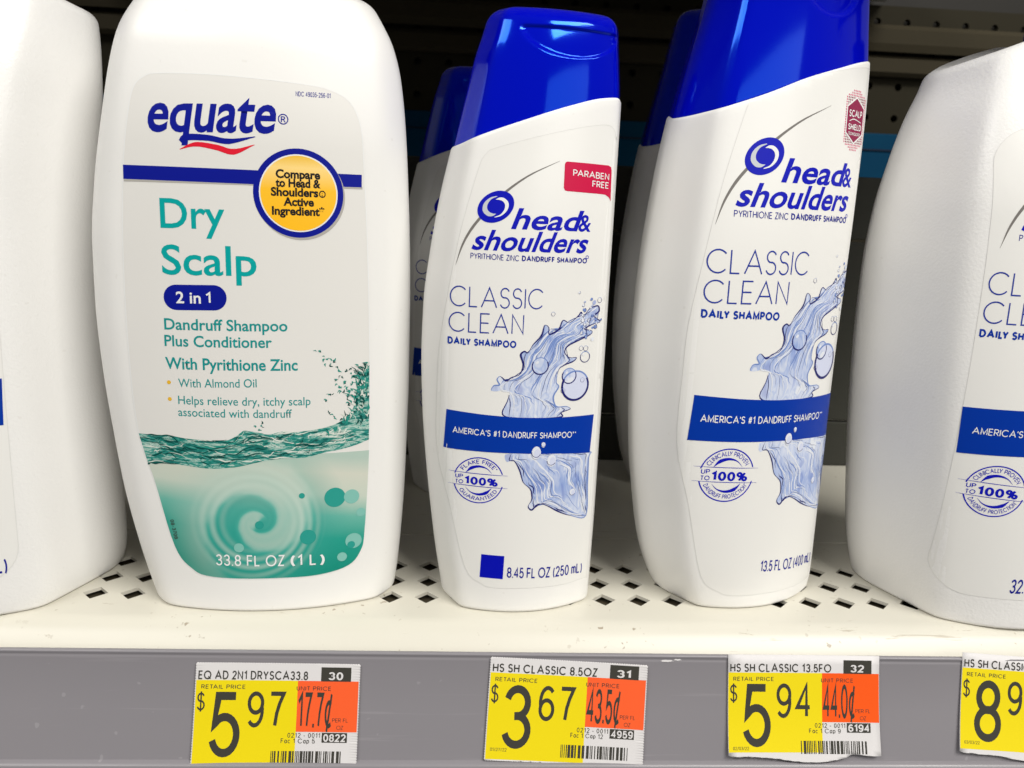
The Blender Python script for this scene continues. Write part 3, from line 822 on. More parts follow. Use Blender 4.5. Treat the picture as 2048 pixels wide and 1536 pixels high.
def capped_label(K, t, fx, fz, g, seal_top, seal_bot, vol, vol_at, kind, sfx=None, band=None):
    """front label of the blue-capped line. fx, fz carry the artwork onto this size of bottle; g scales heights"""
    T = lambda x, z: (fx(x), fz(z)); W = lambda a, b: fx(b) - fx(a); s = K.surf
    out = [T(*q) for q in ((-16, 10.6), (-21.5, 16), (-27, 38), (-31.2, 56), (-31.9, 78), (-31.2, 96), (-26.8, 125), (-21.5, 146), (-19, 152), (-14.8, 154.4), (2, 159.4), (16, 162.6), (21.5, 162.6), (23.4, 159), (23.6, 150), (23.2, 60), (22.6, 14), (20, 9.3), (-2, 9.4), (-12, 9.4))]
    if kind == 'big': out = rounded(-29.8, 29.8, 11.7, 168, 12)
    lab = stick('front_label', poly(smooth_loop(out, 4) if kind != 'big' else out), s, .05, t, [M['film']], step=2.2)
    el = smooth_loop(out, 4) if kind != 'big' else out
    stick('label_edge', brush(el + [el[0]], [.13, .13], 1), s, .07, lab, [M['film_edge']])
    P = []
    P += brush([T(*q) for q in ((3.6, 151.0), (-5.68, 146.36), (-13.14, 140.8), (-18.24, 135.32), (-22.58, 129.82), (-25.43, 124.34), (-27.3, 118.2))], [.08, .45 * g, .75 * g, .8 * g, .8 * g, .55 * g, .06], 6)
    stick('arc_line', P, s, .09, lab, [M['grey_ink']] if kind != 'medium' else [M['grey_ink']])
    ex, ez = T(-15.74, 136.4); r = 5.9 * g; a = rad(34)
    P = disc(ex, ez, r, r * .74, 48, a)
    ca, sa = math.cos(a), math.sin(a)
    def E(th, q): u, v = q * r * math.cos(th), q * r * .74 * math.sin(th); return (ex + u * ca - v * sa, ez + u * sa + v * ca)
    P += brush([E(rad(th), q) for th, q in ((58, .66), (90, .66), (125, .63), (160, .59), (195, .54), (222, .50), (246, .46))], [.03 * r, .10 * r, .19 * r, .25 * r, .23 * r, .14 * r, .02], 4, mi=1, dz=.04)
    P += brush([E(rad(th + 180), q) for th, q in ((58, .66), (90, .66), (125, .63), (160, .59), (195, .54), (222, .50), (246, .46))], [.03 * r, .08 * r, .15 * r, .20 * r, .18 * r, .12 * r, .02], 4, mi=2, dz=.05)
    stick('emblem', P, s, .11, lab, [M['logo_blue'], M['silver'], M['white_ink']])
    P = humanist('head', fx(-11.0), fz(130.1), 6.2 * g, .021, width=W(-11.0, 10.4), shear=.37)
    P += humanist('&', fx(10.7), fz(130.0), 5.2 * g, .014, width=W(10.7, 15.2), shear=.12)
    P += humanist('shoulders', fx(-22.8), fz(123.3), 6.1 * g, .021, width=W(-22.8, 13.6), shear=.37)
    P += ring(fx(14.6), fz(121.9), .38 * g, .58 * g, 16)
    stick('brand_name', P, s, .10, lab, [M['logo_blue']], step=2.0)
    P = sans('PYRITHIONE ZINC', fx(-22.9), fz(120.3), 1.85 * g, .14, width=W(-22.9, -8.3), slope=-.012)
    P += sans('DANDRUFF SHAMPOO', fx(-7.2), fz(120.15), 1.85 * g, .26, width=W(-7.2, 14.4), slope=-.015)
    P += sans('CLASSIC', fx(-28.7), fz(105.2), 6.6 * g, .068, width=W(-28.7, 0.0), mi=1, track=.15)
    P += sans('CLEAN', fx(-28.9), fz(97.1), 6.45 * g, .068, width=W(-28.9, -6.0), mi=1, track=.17)
    P += sans('DAILY SHAMPOO', fx(-29.0), fz(93.0), 2.6 * g, .30, width=W(-29.0, -8.2), mi=2, slope=-.02)
    stick('product_title', P, s, .10, lab, [M['navy'], M['thin_blue'], M['band_blue']], step=2.2)
    sf = sfx or T
    stick('splash_picture', splash_art(sf), s, .07, lab, [M['splash'], M['splash_dark'], M['splash_mid'], M['splash_pale'], M['drop']], step=2.2)
    b = [T(*q) for q in ((-29.0, 71.5), (-17, 70.5), (-5.66, 69.8), (8, 69.4), (21.1, 69.2), (20.4, 55.8), (8, 56.9), (-5.1, 57.6), (-17, 57.9), (-29.5, 58.3))]
    if band: b = band
    P = poly(b)
    if band: P += sans("AMERICA'S #1 DANDRUFF SHAMPOO**", band[0][0] + 3.8, (band[0][1] + band[-1][1]) / 2 - .9, 2.4, .14, width=50, mi=1)
    else: P += sans("AMERICA'S #1 DANDRUFF SHAMPOO**", fx(-26.8), fz(63.7), 2.2 * g, .16, width=W(-26.8, 14.3), slope=-.042 / g, mi=1)
    P = [(v, f, m, d + (.06 if m else 0)) for v, f, m, d in P]
    stick('claim_band', P, s, .13, lab, [M['band_blue'], M['white_ink']], step=2.0)
    P = []
    for x, z, rx, rz in WET[:2]:
        cx, cz = sf(x, z); P += disc(cx, cz, rx, rz, 24) + disc(cx + rx * .2, cz - rz * .15, rx * .66, rz * .72, 20, mi=1, dz=.02) + ring(cx, cz, rx * .88, rx, 20, mi=2, dz=.03, a0=170, a1=340)
    stick('water_drops', P, s, .22, lab, [M['splash_pale'], M['drop'], M['splash_dark']])
    # seal
    cx, cz = T(-18.2, 47.9); q = 8.05 * g; sl = -.042
    P = ring(cx, cz, q * .955, q, 40, a0=17, a1=165) + ring(cx, cz, q * .955, q, 40, a0=193, a1=346)
    for h in (2.3, -2.1):
        P += brush([(cx - 9.6 * g, cz + h * g - 9.6 * g * sl), (cx, cz + h * g), (cx + 9.4 * g, cz + h * g + 9.4 * g * sl)], [.06, .22, .22, .06], 3, dz=.01)
    P += brush([(cx + 4.9 * g * math.cos(rad(t_)), cz + 4.9 * g * math.sin(rad(t_))) for t_ in (32, 60, 90, 120, 148)], [.05, .3 * g, .75 * g, 1.1 * g, .1], 4)
    P += brush([(cx + 4.9 * g * math.cos(rad(t_)), cz + 4.9 * g * math.sin(rad(t_))) for t_ in (212, 240, 270, 300, 328)], [.05, .3 * g, .75 * g, 1.1 * g, .1], 4)
    kt = (2 * math.pi * 6.0 * g) * (.30 if kind == 'small' else .33)
    P += sans(seal_top, cx, cz, 1.45 * g, .16, width=kt, curve=(5.85 * g, 1))
    P += sans(seal_bot, cx, cz, 1.4 * g, .16, width=kt * 1.05, curve=(5.75 * g, -1))
    P += sans('100%', cx - 4.2 * g, cz - 1.6 * g, 3.0 * g, .26, width=10.0 * g, slope=sl, track=.10)
    P += sans('UP', cx - 7.3 * g, cz + .45 * g, 1.45 * g, .17, width=2.2 * g) + sans('TO', cx - 7.3 * g, cz - 1.5 * g, 1.45 * g, .17, width=2.3 * g)
    stick('seal', P, s, .10, lab, [M['logo_blue']], step=2.2)
    x0, x1, z0, sl2, h = vol_at
    stick('volume_text', sans(vol, x0, z0, h * 1.06, .165, width=x1 - x0, slope=sl2, track=.10, gap=.36), s, .10, lab, [M['navy']], step=1.6)
    return lab

lab = capped_label(SMALL, small, lambda x: x, lambda z: z, 1.0, 'FLAKE FREE*', 'GUARANTEED', '8.45 FL OZ (250 mL)', (-7.5, 20.0, 13.3, -.055, 3.8), 'small')
sq = stick('blue_square', poly([(-16.4, 21.6), (-8.8, 21.3), (-9.0, 12.8), (-16.65, 13.05)]), SMALL.surf, .10, lab, [M['blue_ink']])
R_ = [(5.3, 150.2), (5.6, 150.8), (6.2, 151.0), (20.8, 150.75), (21.9, 150.3), (22.2, 149.2), (22.45, 139.7), (21.6, 140.9), (20.2, 141.6), (18.6, 141.75), (6.4, 142.1), (5.6, 142.3), (5.2, 143.1)]
P = poly(R_) + sans('PARABEN', 8.3, 146.75, 2.05, .16, width=12.8, slope=-.045, mi=1) + sans('FREE', 15.2, 143.75, 2.05, .16, width=5.9, slope=-.045, mi=1)
P = [(v, f, m, d + (.06 if m else 0)) for v, f, m, d in P]
stick('claim_tab', P, SMALL.surf, .10, lab, [M['crimson'], M['white_ink']], step=2.0)

fx = lambda x: 1.257 * x + 5.9
fz = lambda z: 1.18 * z - 5.5
lab = capped_label(LARGE, medium, fx, fz, 1.19, 'CLINICALLY PROVEN', 'DANDRUFF PROTECTION*', '13.5 FL OZ (400 mL)', (0.1, 28.2, 14.2, -.09, 4.1), 'medium',
                   sfx=lambda x, z: (min(1.22 * x + 5.6, 31.2), 1.18 * z - 5.5))
P = []
for i in range(-9, 10):
    for j in range(-13, 14):
        x, z = i * .95, j * .78
        inside = abs(x) < 6.6 and abs(z) < 9.6 and abs(x) * .5 + abs(z) < 10.4
        core = abs(x) < 4.7 and abs(x) * .62 + abs(z) < 7.1
        if inside and not core: P += disc(24.0 + x, 169.3 + z, .30, .30, 8, mi=2 if (abs(x) > 5.4 or abs(z) > 7.6) else 0)
hexa = [(0, 7.0), (5.0, 4.0), (5.0, -4.0), (0, -7.0), (-5.0, -4.0), (-5.0, 4.0)]
P += poly([(24.0 + a * 1.10, 169.3 + b * 1.08) for a, b in hexa], mi=1, dz=.03) + poly([(24.0 + a, 169.3 + b) for a, b in hexa], mi=0, dz=.06)
P += [(v, f, m, .1) for v, f, m, d in sans('SCALP', 24, 170.3, 2.3, .19, width=7.8, mi=1, align='c') + sans('SHIELD', 24, 166.2, 2.0, .19, width=7.9, mi=1, align='c') + sans('TECHNOLOGY', 24, 164.5, 1.05, .18, width=7.6, mi=1, align='c')]
P += brush([(20.3, 168.9), (23, 169.7), (27.6, 168.9)], [.2, .3, .2], 3, mi=1, dz=.1)
stick('claim_hexagon', P, LARGE.surf, .10, lab, [M['maroon'], M['white_ink'], M['pink']], step=1.8)

capped_label(BIG, big, lambda x: 1.11 * x + 3.6, lambda z: 1.136 * z - 3.9, 1.13, 'CLINICALLY PROVEN', 'DANDRUFF PROTECTION*', '32.1 FL OZ (950 mL)', (-5.6, 26.4, 14.0, .03, 5.2), 'big',
             sfx=lambda x, z: (.86 * x + 5.4, 1.136 * z - 3.9), band=[(-29.9, 78.5), (0, 78.9), (29.4, 78.5), (28.9, 63.8), (0, 63.6), (-29.3, 62.6)])

# ---- teal label of the one litre bottle
s = E_.surf
LAB = [(-34.56, 169.4), (-30, 170.3), (-12.95, 170.5), (9.67, 169.6), (18.3, 168.5), (24.3, 165.3), (27.4, 158.5), (28.3, 148), (29.55, 121.3), (30.4, 84.1), (30.27, 55.04), (28.9, 27), (27.6, 19.5), (23.5, 14.6), (14, 12.4), (0.88, 12.2), (-20.33, 12.6), (-27.4, 15.4), (-32.6, 23), (-37.8, 45), (-42.2, 62), (-43.6, 87.99), (-43.4, 118.8), (-41.9, 143.8), (-40.0, 158.1), (-38.0, 166.2)]
lab = stick('front_label', poly(smooth_loop(LAB, 5)), s, .08, dry, [M['paper_label']], step=2.5)
edge = smooth_loop(LAB, 5)
stick('label_edge', brush(edge + [edge[0]], [.28, .28], 1), s, .10, lab, [M['white_ink']])
stick('code_text', sans('NDC 49035-256-01', 8.5, 165.9, 1.45, .17, width=9.9, slope=.02), s, .12, lab, [M['navy']])
P = humanist('equate', -34.6, 153.9, 11.6, .020, width=36.8, shear=.16, slope=.033)
P += brush([(-24.7, 151.2), (-22.9, 152.5), (-16.7, 152.6), (-10.8, 151.9), (-3.2, 153.6)], [1.2, 1.9, 1.7, 1.6, .2], 6, dz=.01)
P += brush([(-25, 149.0), (-20.3, 150.6), (-14.4, 150.0), (-9.5, 149.0), (-3.5, 151.3)], [.15, 1.3, 1.6, 1.7, .15], 6, mi=1)
P += humanist('®', 3.3, 157.6, 2.9, .006, width=3.0)
stick('brand_name', P, s, .12, lab, [M['navy'], M['red']], step=2.5)
P = poly([(-42.0, 140.0), (27.9, 140.6), (27.9, 139.9), (-42.0, 139.1)], mi=1) + poly([(-42.0, 143.9), (-5, 144.0), (27.7, 144.3), (27.7, 140.5), (-5, 139.9), (-42.1, 139.8)], dz=.01)
stick('stripe', P, s, .12, lab, [M['navy'], M['shade_ink']], step=2.5)
k = NT('badge_yellow').set(Roughness=0.4)
sep = k.n('ShaderNodeSeparateXYZ'); k.l(k.uv, sep.inputs[0])
k.l(k.ramp(sep.outputs[1], [(0.0, srgb(250, 190, 20)), (1.0, srgb(250, 190, 20))]), k.b.inputs['Base Color'])
mr = k.n('ShaderNodeMapRange'); mr.inputs[1].default_value = 1.27; mr.inputs[2].default_value = 1.485; k.l(sep.outputs[1], mr.inputs[0])
k.l(k.ramp(mr.outputs[0], [(0.0, srgb(252, 188, 14)), (.55, srgb(252, 192, 34)), (.85, srgb(250, 214, 130)), (1.0, srgb(238, 190, 60))]), k.b.inputs['Base Color'])
M['badge'] = k.m
bx, bz = 8.95, 137.75
P = disc(bx + .5, bz - .7, 13.2, 13.2, 56, mi=3) + disc(bx, bz, 13.2, 13.2, 60, dz=.03) + disc(bx, bz, 11.5, 11.5, 56, mi=1, dz=.06) + disc(bx, bz, 11.1, 11.1, 56, mi=2, dz=.09)
txt = []
for w_, x0, zz, ww in (('Compare', 2.4, 142.2, 12.9), ('to Head &', 2.3, 139.6, 13.1), ('Shoulders', 0.9, 136.9, 13.8), ('Active', 4.5, 134.1, 8.9), ('Ingredient*', 1.1, 131.3, 15.4)):
    txt += humanist(w_, x0, zz, 2.4, .036, width=ww, slope=.008)
txt += humanist('®', 14.9, 136.9, 1.9, .03, width=2.0)
P += [(v, f, 4, .13 + d) for v, f, m, d in txt]
stick('round_badge', P, s, .14, lab, [M['navy'], M['white_ink'], M['badge'], M['shade_ink'], M['black_ink']], step=2.5)
P = humanist('Dry', -31.6, 126.1, 8.7, .012, width=18.9, slope=.015) + humanist('Scalp', -31.8, 112.2, 8.9, .012, width=28.0, slope=.015)
stick('product_title', P, s, .12, lab, [M['teal']], step=2.5)
P = poly([(x, z + .025 * (x + 31.7)) for x, z in rounded(-31.75, -12.9, 101.2, 109.0, 3.85)])
P += [(v, f, 1, .08) for v, f, m, d in humanist('2 in', -28.0, 103.5, 3.5, .016, width=7.4, slope=.02) + sans('1', -18.9, 103.7, 3.5, .16, width=1.1)]
stick('pill_badge', P, s, .12, lab, [M['navy'], M['white_ink']], step=2.5)
P = humanist('Dandruff Shampoo', -32.0, 95.2, 3.45, .016, width=37.0, slope=.009) + humanist('Plus Conditioner', -32.2, 90.0, 3.45, .016, width=32.4, slope=.008)
P += humanist('With Pyrithione Zinc', -32.3, 82.8, 3.65, .018, width=40.2, slope=.004)
P += humanist('With Almond Oil', -28.6, 77.0, 2.75, .003, width=23.9, slope=.02) + humanist('Helps relieve dry, itchy scalp', -28.9, 71.5, 2.75, .003, width=40.6)
P += humanist('associated with dandruff', -29.1, 67.6, 2.75, .003, width=35.0, slope=-.004)
P += disc(-31.5, 78.4, .62, mi=1) + disc(-31.5, 73.0, .62, mi=1)
stick('description_text', P, s, .12, lab, [M['teal_dk'], M['dot_yellow']], step=2.5)

# sea picture: water body with a whorl (printed gradient), dark wave band, splashes
k = NT('sea_print').set(Roughness=0.38)
sep = k.n('ShaderNodeSeparateXYZ'); k.l(k.uv, sep.inputs[0])
X = k.math('MULTIPLY', sep.outputs[0], 100.0); Z = k.math('MULTIPLY', sep.outputs[1], 100.0)
dx = k.math('SUBTRACT', X, -5.5); dz = k.math('SUBTRACT', Z, 32.0)
r = k.math('SQRT', k.math('ADD', k.math('MULTIPLY', dx, dx), k.math('MULTIPLY', dz, dz)))
ang = k.math('ARCTAN2', dz, dx)
wob = k.math('MULTIPLY', k.noise(k.uv, 9, 2), 1.2)
ph = k.math('ADD', k.math('SUBTRACT', k.math('MULTIPLY', k.math('LOGARITHM', k.math('MAXIMUM', r, 3.0), 2.718), 3.2), ang), wob)
sw = k.math('ADD', k.math('MULTIPLY', k.math('SINE', ph), .5), .5)
sw = k.math('ADD', k.math('MULTIPLY', sw, .8), k.math('MULTIPLY', k.math('ADD', k.math('SINE', k.math('MULTIPLY', ph, 3.0)), 1.0), .1))
fall = k.n('ShaderNodeMapRange'); fall.inputs[1].default_value = 30; fall.inputs[2].default_value = 14; k.l(r, fall.inputs[0])
depth = k.n('ShaderNodeMapRange'); depth.inputs[1].default_value = 56; depth.inputs[2].default_value = 16
k.l(k.math('ADD', Z, k.math('MULTIPLY', X, .12)), depth.inputs[0])
base = k.ramp(depth.outputs[0], [(0.0, srgb(176, 196, 184)), (.14, srgb(206, 208, 194)), (.34, srgb(196, 206, 192)), (.52, srgb(104, 178, 162)), (.72, srgb(28, 152, 134)), (1.0, srgb(0, 136, 118))])
swc = k.ramp(sw, [(0.0, srgb(22, 148, 136)), (.35, srgb(70, 170, 156)), (.62, srgb(150, 194, 182)), (1.0, srgb(190, 206, 194))])
rip = k.math('ADD', k.math('MULTIPLY', k.math('SINE', k.math('MULTIPLY', k.math('ADD', r, k.math('MULTIPLY', dx, .12)), 2.1)), .5), .5)
rg = k.n('ShaderNodeMapRange'); rg.inputs[1].default_value = 9; rg.inputs[2].default_value = 14; k.l(r, rg.inputs[0])
rg2 = k.n('ShaderNodeMapRange'); rg2.inputs[1].default_value = 22; rg2.inputs[2].default_value = 16; k.l(r, rg2.inputs[0])
c = k.mix(k.math('MULTIPLY', fall.outputs[0], .72), base, swc)
c = k.mix(k.math('MULTIPLY', k.math('MULTIPLY', rip, k.math('MULTIPLY', rg.outputs[0], rg2.outputs[0])), .42), c, srgb(196, 214, 202))
k.l(c, k.b.inputs['Base Color']); M['sea'] = k.m
k = NT('wave_print').set(Roughness=0.38)
mp = k.n('ShaderNodeMapping'); mp.inputs['Rotation'].default_value = (0, 0, rad(8)); mp.inputs['Scale'].default_value = (13, 62, 1); k.l(k.uv, mp.inputs[0])
c = k.ramp(k.noise(mp.outputs[0], 1.0, 5, .68, 1.6), [(.34, srgb(6, 72, 68)), (.43, srgb(14, 112, 104)), (.51, srgb(48, 150, 138)), (.57, srgb(196, 216, 204)), (.62, srgb(36, 132, 122)), (.70, srgb(224, 227, 218))])
k.l(c, k.b.inputs['Base Color']); M['wave'] = k.m
M['wave_dark'] = flat('wave_dark_ink', srgb(6, 74, 68)); M['wave_mid'] = flat('wave_mid_ink', srgb(40, 140, 126)); M['wave_pale'] = flat('wave_pale_ink', srgb(214, 220, 210))
M['bubble_teal'] = flat('bubble_teal_ink', srgb(44, 152, 140)); M['bubble_pale'] = flat('bubble_pale_ink', srgb(128, 188, 176))
i0 = [i for i, q in enumerate(edge) if q[1] < 57.0 and q[0] > 0][0]; i1 = [i for i, q in enumerate(edge) if q[1] < 57.0][-1]
body = [(x - .0, z) for x, z in edge[i0:i1 + 1]]
P = poly(body)
sea = stick('sea_picture', P, s, .11, lab, [M['sea']], step=2.5)
WT = [(-42.1, 61.0), (-37.75, 60.9), (-32.64, 61.0), (-27.64, 60.3), (-22.65, 60.0), (-17.68, 59.7), (-14.15, 60.0), (-11.27, 61.5), (-9.12, 63.2), (-7.02, 63.0), (-4.21, 62.6), (-1.42, 61.9), (2.82, 62.9), (6.35, 62.5), (11.33, 63.1), (16.34, 63.8), (20.68, 65.4), (24.32, 68.6), (25.6, 71.6), (26.4, 75.5), (25.8, 79.5), (27.0, 82.5), (28.4, 81.8), (30.25, 84.2)]
WB = [(30.2, 58.8), (25.8, 57.2), (20.65, 56.0), (15.56, 55.2), (9.8, 53.9), (2.65, 53.8), (-4.46, 52.7), (-11.62, 51.2), (-18.78, 50.3), (-25.94, 50.9), (-33.18, 51.6), (-39.6, 50.8)]
P = poly(smooth_line(WT, 3) + smooth_line(WB, 3))
R = random.Random(5)
ta, tb = resample(WT[:17], 30), resample(WB[::-1], 30)
def sea_pt(q, h):
    j = min(q, .9999) * 29; j0 = int(j); f = j - j0
    A = ta[j0] * (1 - f) + ta[j0 + 1] * f; B_ = tb[j0] * (1 - f) + tb[j0 + 1] * f
    return A * (1 - h) + B_ * h
for i in range(170):
    q0 = R.uniform(-.02, .93); ln = R.uniform(.03, .16); h = R.uniform(.0, .95); sl = R.uniform(-.25, .35)
    pts = [sea_pt(min(max(q0 + ln * j / 4, 0), .99), min(max(h + sl * j / 4 * .6 + R.uniform(-.05, .05), .0), 1.0)) for j in range(5)]
    w = R.uniform(.15, .55)
    P += brush(pts, [.03, w, w * .6, .03], 3, mi=R.choice([1, 1, 1, 2, 3]) if q0 < .45 else R.choice([1, 1, 2, 3, 3, 3, 3]), dz=.01 + .0015 * (i % 30))
# breaker at the right
for i in range(150):
    t_ = R.random() ** .8; zz = 60 + 24.5 * t_; lim = 30.2
    left = np.interp(zz, [60, 66, 70, 75, 80, 84.5], [13, 21.5, 24.5, 26.0, 26.0, 28.6])
    x = R.uniform(left - (1.5 if R.random() < .25 else -.2), lim - .4); L = R.uniform(.8, 3.2); a = R.uniform(.6, 2.2)
    pts = [(x, zz), (x + L * .5 * math.cos(a), zz + L * .5 * math.sin(a)), (x + L * math.cos(a + .5), zz + L * math.sin(a + .5))]
    pts = [(min(px_, lim - .1), min(pz_, 85)) for px_, pz_ in pts]
    w = R.uniform(.2, .8)
    P += brush(pts, [.05, w, .05], 3, mi=R.choice([1, 1, 2, 2, 3]), dz=.06 + .0015 * (i % 30))
for x, z in [(14.07, 88.87), (16.51, 86.76), (17.21, 84.88), (18.62, 85.6), (20.03, 82.94), (22.54, 82.12), (21.45, 80.65), (19.66, 79.57), (21.43, 75.71), (22.88, 74.13), (23.6, 76.77), (25.05, 80.14), (17.84, 74.33), (16.41, 73.25), (17.46, 69.01), (18.89, 67.8), (21.77, 66.11), (-4.88, 64.36), (-3.46, 64.97), (23.59, 71.8), (24.4, 77.8), (22.6, 78.6), (24.2, 74.9), (20.6, 77.6), (25.3, 82.4)]:
    for j in range(3):
        a = R.uniform(0, 6.28); L = R.uniform(.5, 1.5)
        q = [(x + R.uniform(-.6, .6), z + R.uniform(-.6, .6))]
        q += [(q[0][0] + L * .5 * math.cos(a), q[0][1] + L * .5 * math.sin(a)), (q[0][0] + L * math.cos(a + .7), q[0][1] + L * math.sin(a + .7))]
        P += brush(q, [.05, R.uniform(.25, .7), .05], 3, mi=R.choice([1, 2, 2]), dz=.02 + .01 * j)
stick('wave_picture', P, s, .13, lab, [M['wave'], M['wave_dark'], M['wave_mid'], M['wave_pale']], step=2.5)
P = []
for x, z, q, mi in ((19.16, 39.5, 3.4, 0), (24.6, 39.3, 2.5, 1), (8.6, 40.8, .95, 0), (-4.99, 31.1, 1.4, 0), (10.4, 26.2, 2.6, 0), (25.2, 23.4, 2.7, 1), (24.4, 22.0, 1.3, 0), (-11.68, 23.2, 1.6, 1), (21.4, 18.0, 1.6, 1), (27.6, 33.4, 1.5, 1)):
    P += disc(x, z, q, mi=mi, dz=.003 * len(P))
stick('printed_bubbles', P, s, .16, lab, [M['bubble_teal'], M['bubble_pale']], step=2.5)
P = sans('33.8 FL OZ', -19.0, 16.8, 4.1, .15, width=21.6, slope=-.02, mi=0, track=.16) + sans('(', 5.0, 16.4, 4.1, .15, width=1.0) + sans('1 L', 7.2, 16.2, 4.1, .15, width=5.6, slope=-.03) + sans(')', 14.3, 16.0, 4.1, .15, width=1.0)
stick('volume_text', P, s, .20, lab, [M['white_ink']], step=2.5)
P = []
for v, f, m, d in sans('08-3708', 0, 0, 1.25, .17, width=6.6): P.append(([(-33.6 + b_ * 1 + a_ * .17, 32.0 - a_ * .985 + b_ * .17) for a_, b_ in v], [tuple(q) for q in f], m, d))
stick('batch_text', P, s, .20, lab, [M['faded_black']], step=2.5)

# ------------------------------------------------------------------ price tags on the rail
TILT = math.atan2(10.0, 33.5)
class Paper:
    """slightly curled slip of paper, x across, z up, top-left corner at 0,0"""
    def __init__(s, curl): s.c = curl
    def at(s, x, z, off):
        u, v = (x - 25) / 25, (z + 15.5) / 15.5
        return Vector((x, -off - s.c[0] * max(u, 0) ** 2 * .9 - s.c[1] * max(-u, 0) ** 2 * .9 - s.c[2] * max(-v, 0) ** 2 - s.c[3] * max(v, 0) ** 2, z))

def toothed(W, H, top, bot, left, right, R):
    """outline of the slip: perforated ('p'), cut ('c') or torn ('t') edges, counter-clockwise"""
    def edge(a, b, kind):
        a, b = np.array(a, float), np.array(b, float); L = np.hypot(*(b - a)); d = (b - a) / L; n = np.array((d[1], -d[0])); out = []
        if kind == 'c': return [tuple(a)]
        if kind == 'p':
            m = int(L / .78)
            for i in range(m):
                out += [tuple(a + d * L * (i + .0) / m), tuple(a + d * L * (i + .35) / m + n * .27), tuple(a + d * L * (i + .62) / m + n * .27)]
        else:
            m = 46; h = 0
            for i in range(m):
                t = i / m
                h = 1.9 * math.exp(-((t - .55) / .23) ** 2) + 1.1 * math.exp(-((t - .83) / .06) ** 2) * -1 + .5 * (1 - t) + R.uniform(-.12, .12)
                out.append(tuple(a + d * L * t + n * max(h, -.4) * (0 if i == 0 else 1)))
        return out
    return edge((0, -H), (W, -H), bot) + edge((W, -H), (W, 0), right) + edge((W, 0), (0, 0), top) + edge((0, 0), (0, -H), left)

def price_tag(label, x0, t0, rot, edges, title, slot, dollars, cents, unit, code, fac, date, curl, dy, seed, deep=False, torn=False):
    R = random.Random(seed)
    t = thing('price_tag', label, 'price tag', (0, 0, 0), 0, 'price tags along the rail')
    d = Vector((0, -10, -33.5)).normalized(); n = Vector((0, -33.5, 10)).normalized()
    loc = Vector((x0, 233, -4)) + d * t0 + n * .30
    t.rotation_euler = (Matrix.Rotation(-TILT, 3, 'X') @ Matrix.Rotation(rad(rot), 3, 'Y')).to_euler()
    t.location = loc * MM
    W, H = 50.8, 31.8
    s = Paper(curl)
    sheet = stick('paper', poly(toothed(W, H, *edges, R)), s, 0, t, [M['tag_white']], step=3)
    so = sheet.modifiers.new('thickness', 'SOLIDIFY'); so.thickness = 0.00016; so.offset = -1
    yb = -H + (.25 if not torn else .9)
    yt = -5.2 + dy
    stick('yellow_panel', poly([(.15, yt), (31.6, yt), (31.6, yb), (.15, yb)]), s, .03, t, [M['tag_yellow']], step=3)
    stick('orange_panel', poly([(31.6, yt), (W - .15, yt), (W - .15, -20.9 + dy), (31.6, -20.9 + dy)]), s, .03, t, [M['tag_orange_deep' if deep else 'tag_orange']], step=3)
    D = []
    def bx(x_a, x_b, z_a, z_b): return poly([(x_a, z_a), (x_b, z_a), (x_b, z_b), (x_a, z_b)], mi=0)
    def tx(*a, **kw): return sans(*a, **kw)
    D += tx(title, .9, -5.05 + dy, 2.85, .19, width=min(33.6, len(title) * 1.80), track=.16, gap=.42)
    D += tx('RETAIL PRICE', 1.9, -7.9 + dy, 1.35, .16, width=13.4, track=.2)
    D += tx('$', .9, -14.6 + dy, 5.6, .12, width=2.0)
    wd = .145
    D += tx(dollars, 5.9, -28.9 + dy, 20.3, wd, width=7.4)
    D += tx(cents, 16.8, -19.8 + dy, 11.3, .135, width=10.6, track=.2)
    D += tx('UNIT PRICE', 31.4, -8.2 + dy, 1.35, .15, width=10.6, track=.2, mi=1)
    D += tx(unit, 32.2, -19.9 + dy, 11.3, .15, width=10.6, track=.1, mi=1)
    D += tx('PER FL', 42.9, -17.9 + dy, 1.25, .12, width=4.8, track=.10, mi=1) + tx('OZ', 44.3, -20.2 + dy, 1.3, .12, width=2.0, track=.05, mi=1)
    D += tx('0212 - 0011', 29.2, -22.7 + dy, 1.5, .15, width=10.0, track=.24) + tx(fac, 27.2, -24.4 + dy, 1.5, .15, width=10.4, track=.2)
    D += bx(38.8, 48.2, -5.3 + dy, -.9 + dy) + bx(39.8, 47.7, -24.1 + dy, -21.1 + dy)
    wh = tx(slot, 43.4, -4.9 + dy, 2.6, .22, width=4.0, align='c', mi=2, track=.12) + tx(code, 43.8, -23.9 + dy, 2.5, .22, width=6.6, align='c', mi=2, track=.12)
    D += [(v, f, m, .03) for v, f, m, q in wh]
    if date: D += tx(date, 1.6, -29.6 + dy, 1.05, .13, width=5.2, mi=1)
    stick('print', D, s, .06, t, [M['faded_black'], M['faded_black'], M['tag_white']], step=4)
    Bc = []; x = 24.2
    while x < 46.0:
        w = R.choice([.22, .22, .32, .5, .85]); Bc += poly([(x, -30.7 + dy), (min(x + w, 46.2), -30.7 + dy), (min(x + w, 46.2), -26.7 + dy), (x, -26.7 + dy)]); x += w + R.choice([.25, .25, .4, .6])
    stick('barcode', Bc, s, .06, t, [M['faded_black']], step=0)
    return t

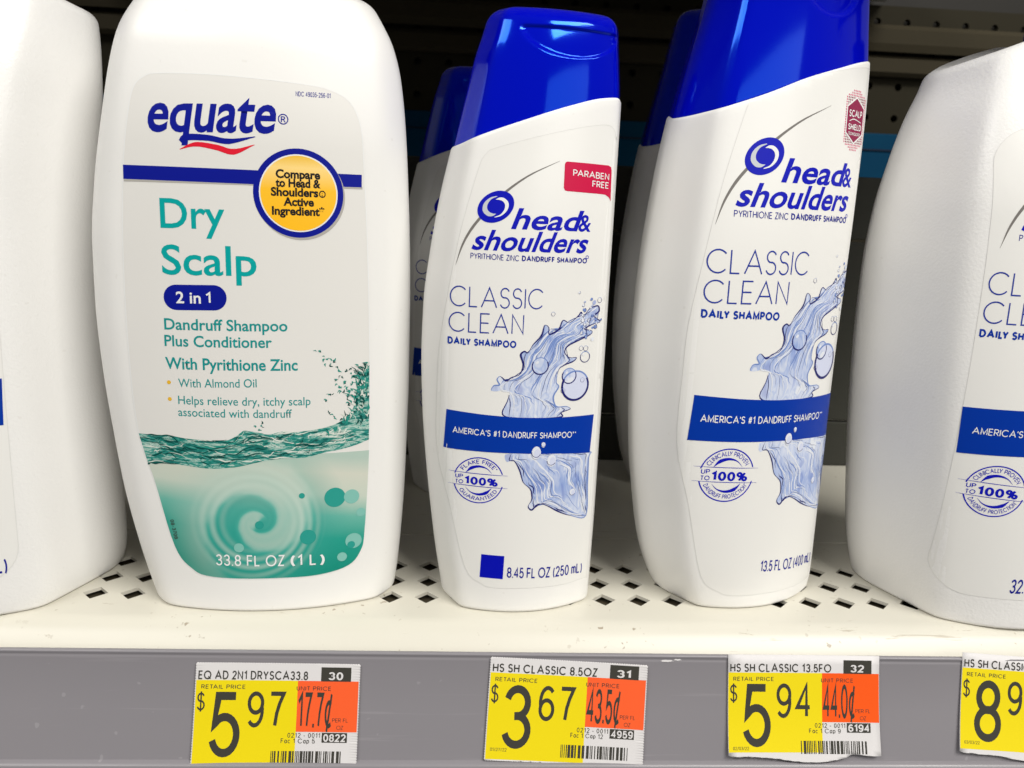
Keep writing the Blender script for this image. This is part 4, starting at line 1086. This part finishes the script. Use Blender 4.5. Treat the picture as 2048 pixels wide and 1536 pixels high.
price_tag('yellow and orange price slip reading 5 97, number 30, below the dry scalp bottle', -81.0, 3.85, .2, ('p', 'p', 'p', 'p'), 'EQ AD 2N1 DRYSCA33.8', '30', '5', '97', '17.7\u00a2', '0822', 'Fac 1 Cap 5', None, (.25, .3, .5, .1), 0.0, 1)
price_tag('crooked yellow and orange price slip reading 3 67, number 31, below the small bottle', 11.6, 1.3, 2.45, ('p', 'p', 'p', 'p'), 'HS SH CLASSIC 8.5OZ', '31', '3', '67', '43.5\u00a2', '4959', 'Fac 1 Cap 12', '01/27/22', (.5, .25, .35, .1), .55, 2)
price_tag('yellow and orange price slip reading 5 94, number 32, its white lower edge torn', 89.2, -.4, 0.0, ('c', 't', 'c', 'c'), 'HS SH CLASSIC 13.5FO', '32', '5', '94', '44.0\u00a2', '6194', 'Fac 1 Cap 9', '02/03/22', (.5, .2, 1.0, .25), -.6, 3, deep=True, torn=True)
price_tag('crooked yellow price slip reading 8 9, cut off by the right edge', 169.0, -1.8, 3.6, ('c', 't', 'c', 'c'), 'HS SH CLASSIC 32.1FO', '33', '8', '97', '27.9\u00a2', '6195', 'Fac 1 Cap 6', '03/03/22', (.3, .2, .8, .15), .3, 4, torn=True)

# scraps of old labels left on the rail
R = random.Random(3)
n_ = Vector((0, -.958, .286)); d_ = Vector((0, -.286, -.958))
def scrap(x, t0, w, h, seed):
    R = random.Random(seed); P = []
    for i in range(26):
        a = 2 * math.pi * i / 26; q = R.uniform(.65, 1.15); P.append((w * q * math.cos(a), h * q * math.sin(a)))
    V = [(x + a, 233 - (t0 + b) * .286 - .958 * .22 - 233, -4 - (t0 + b) * .958 + .286 * .22) for a, b in P]
    return V, [tuple(range(26))]
for i, (x, t0, w, h) in enumerate(((69.0, 2.0, 2.2, .35), (72.5, 1.6, 1.4, .3), (110.5, 1.5, 5.5, .28))):
    v, f = scrap(x, t0, w, h, i); mesh('label_residue', v, f, M['tag_white'], rail)

# ------------------------------------------------------------------ repeats
def dup(root, loc, rotz, label):
    r = root.copy(); COL.objects.link(r)
    r.location = [c * MM for c in loc]; r.rotation_euler = (0, 0, rotz); r['label'] = label
    for ch in list(root.children):
        c = ch.copy(); COL.objects.link(c); c.parent = r
        for g in list(ch.children):
            d = g.copy(); COL.objects.link(d); d.parent = c
    return r
dup(small, (3, 386, 0), rad(9), 'small blue capped bottle standing in shadow behind the one with the red tab')
dup(medium, (113, 399, 0), rad(20), 'blue capped bottle in shadow, half hidden behind the one with the maroon hexagon')
dup(big, (-171, 285, 0), rad(0), 'broad white bottle cut off by the left edge, only its right flank showing')
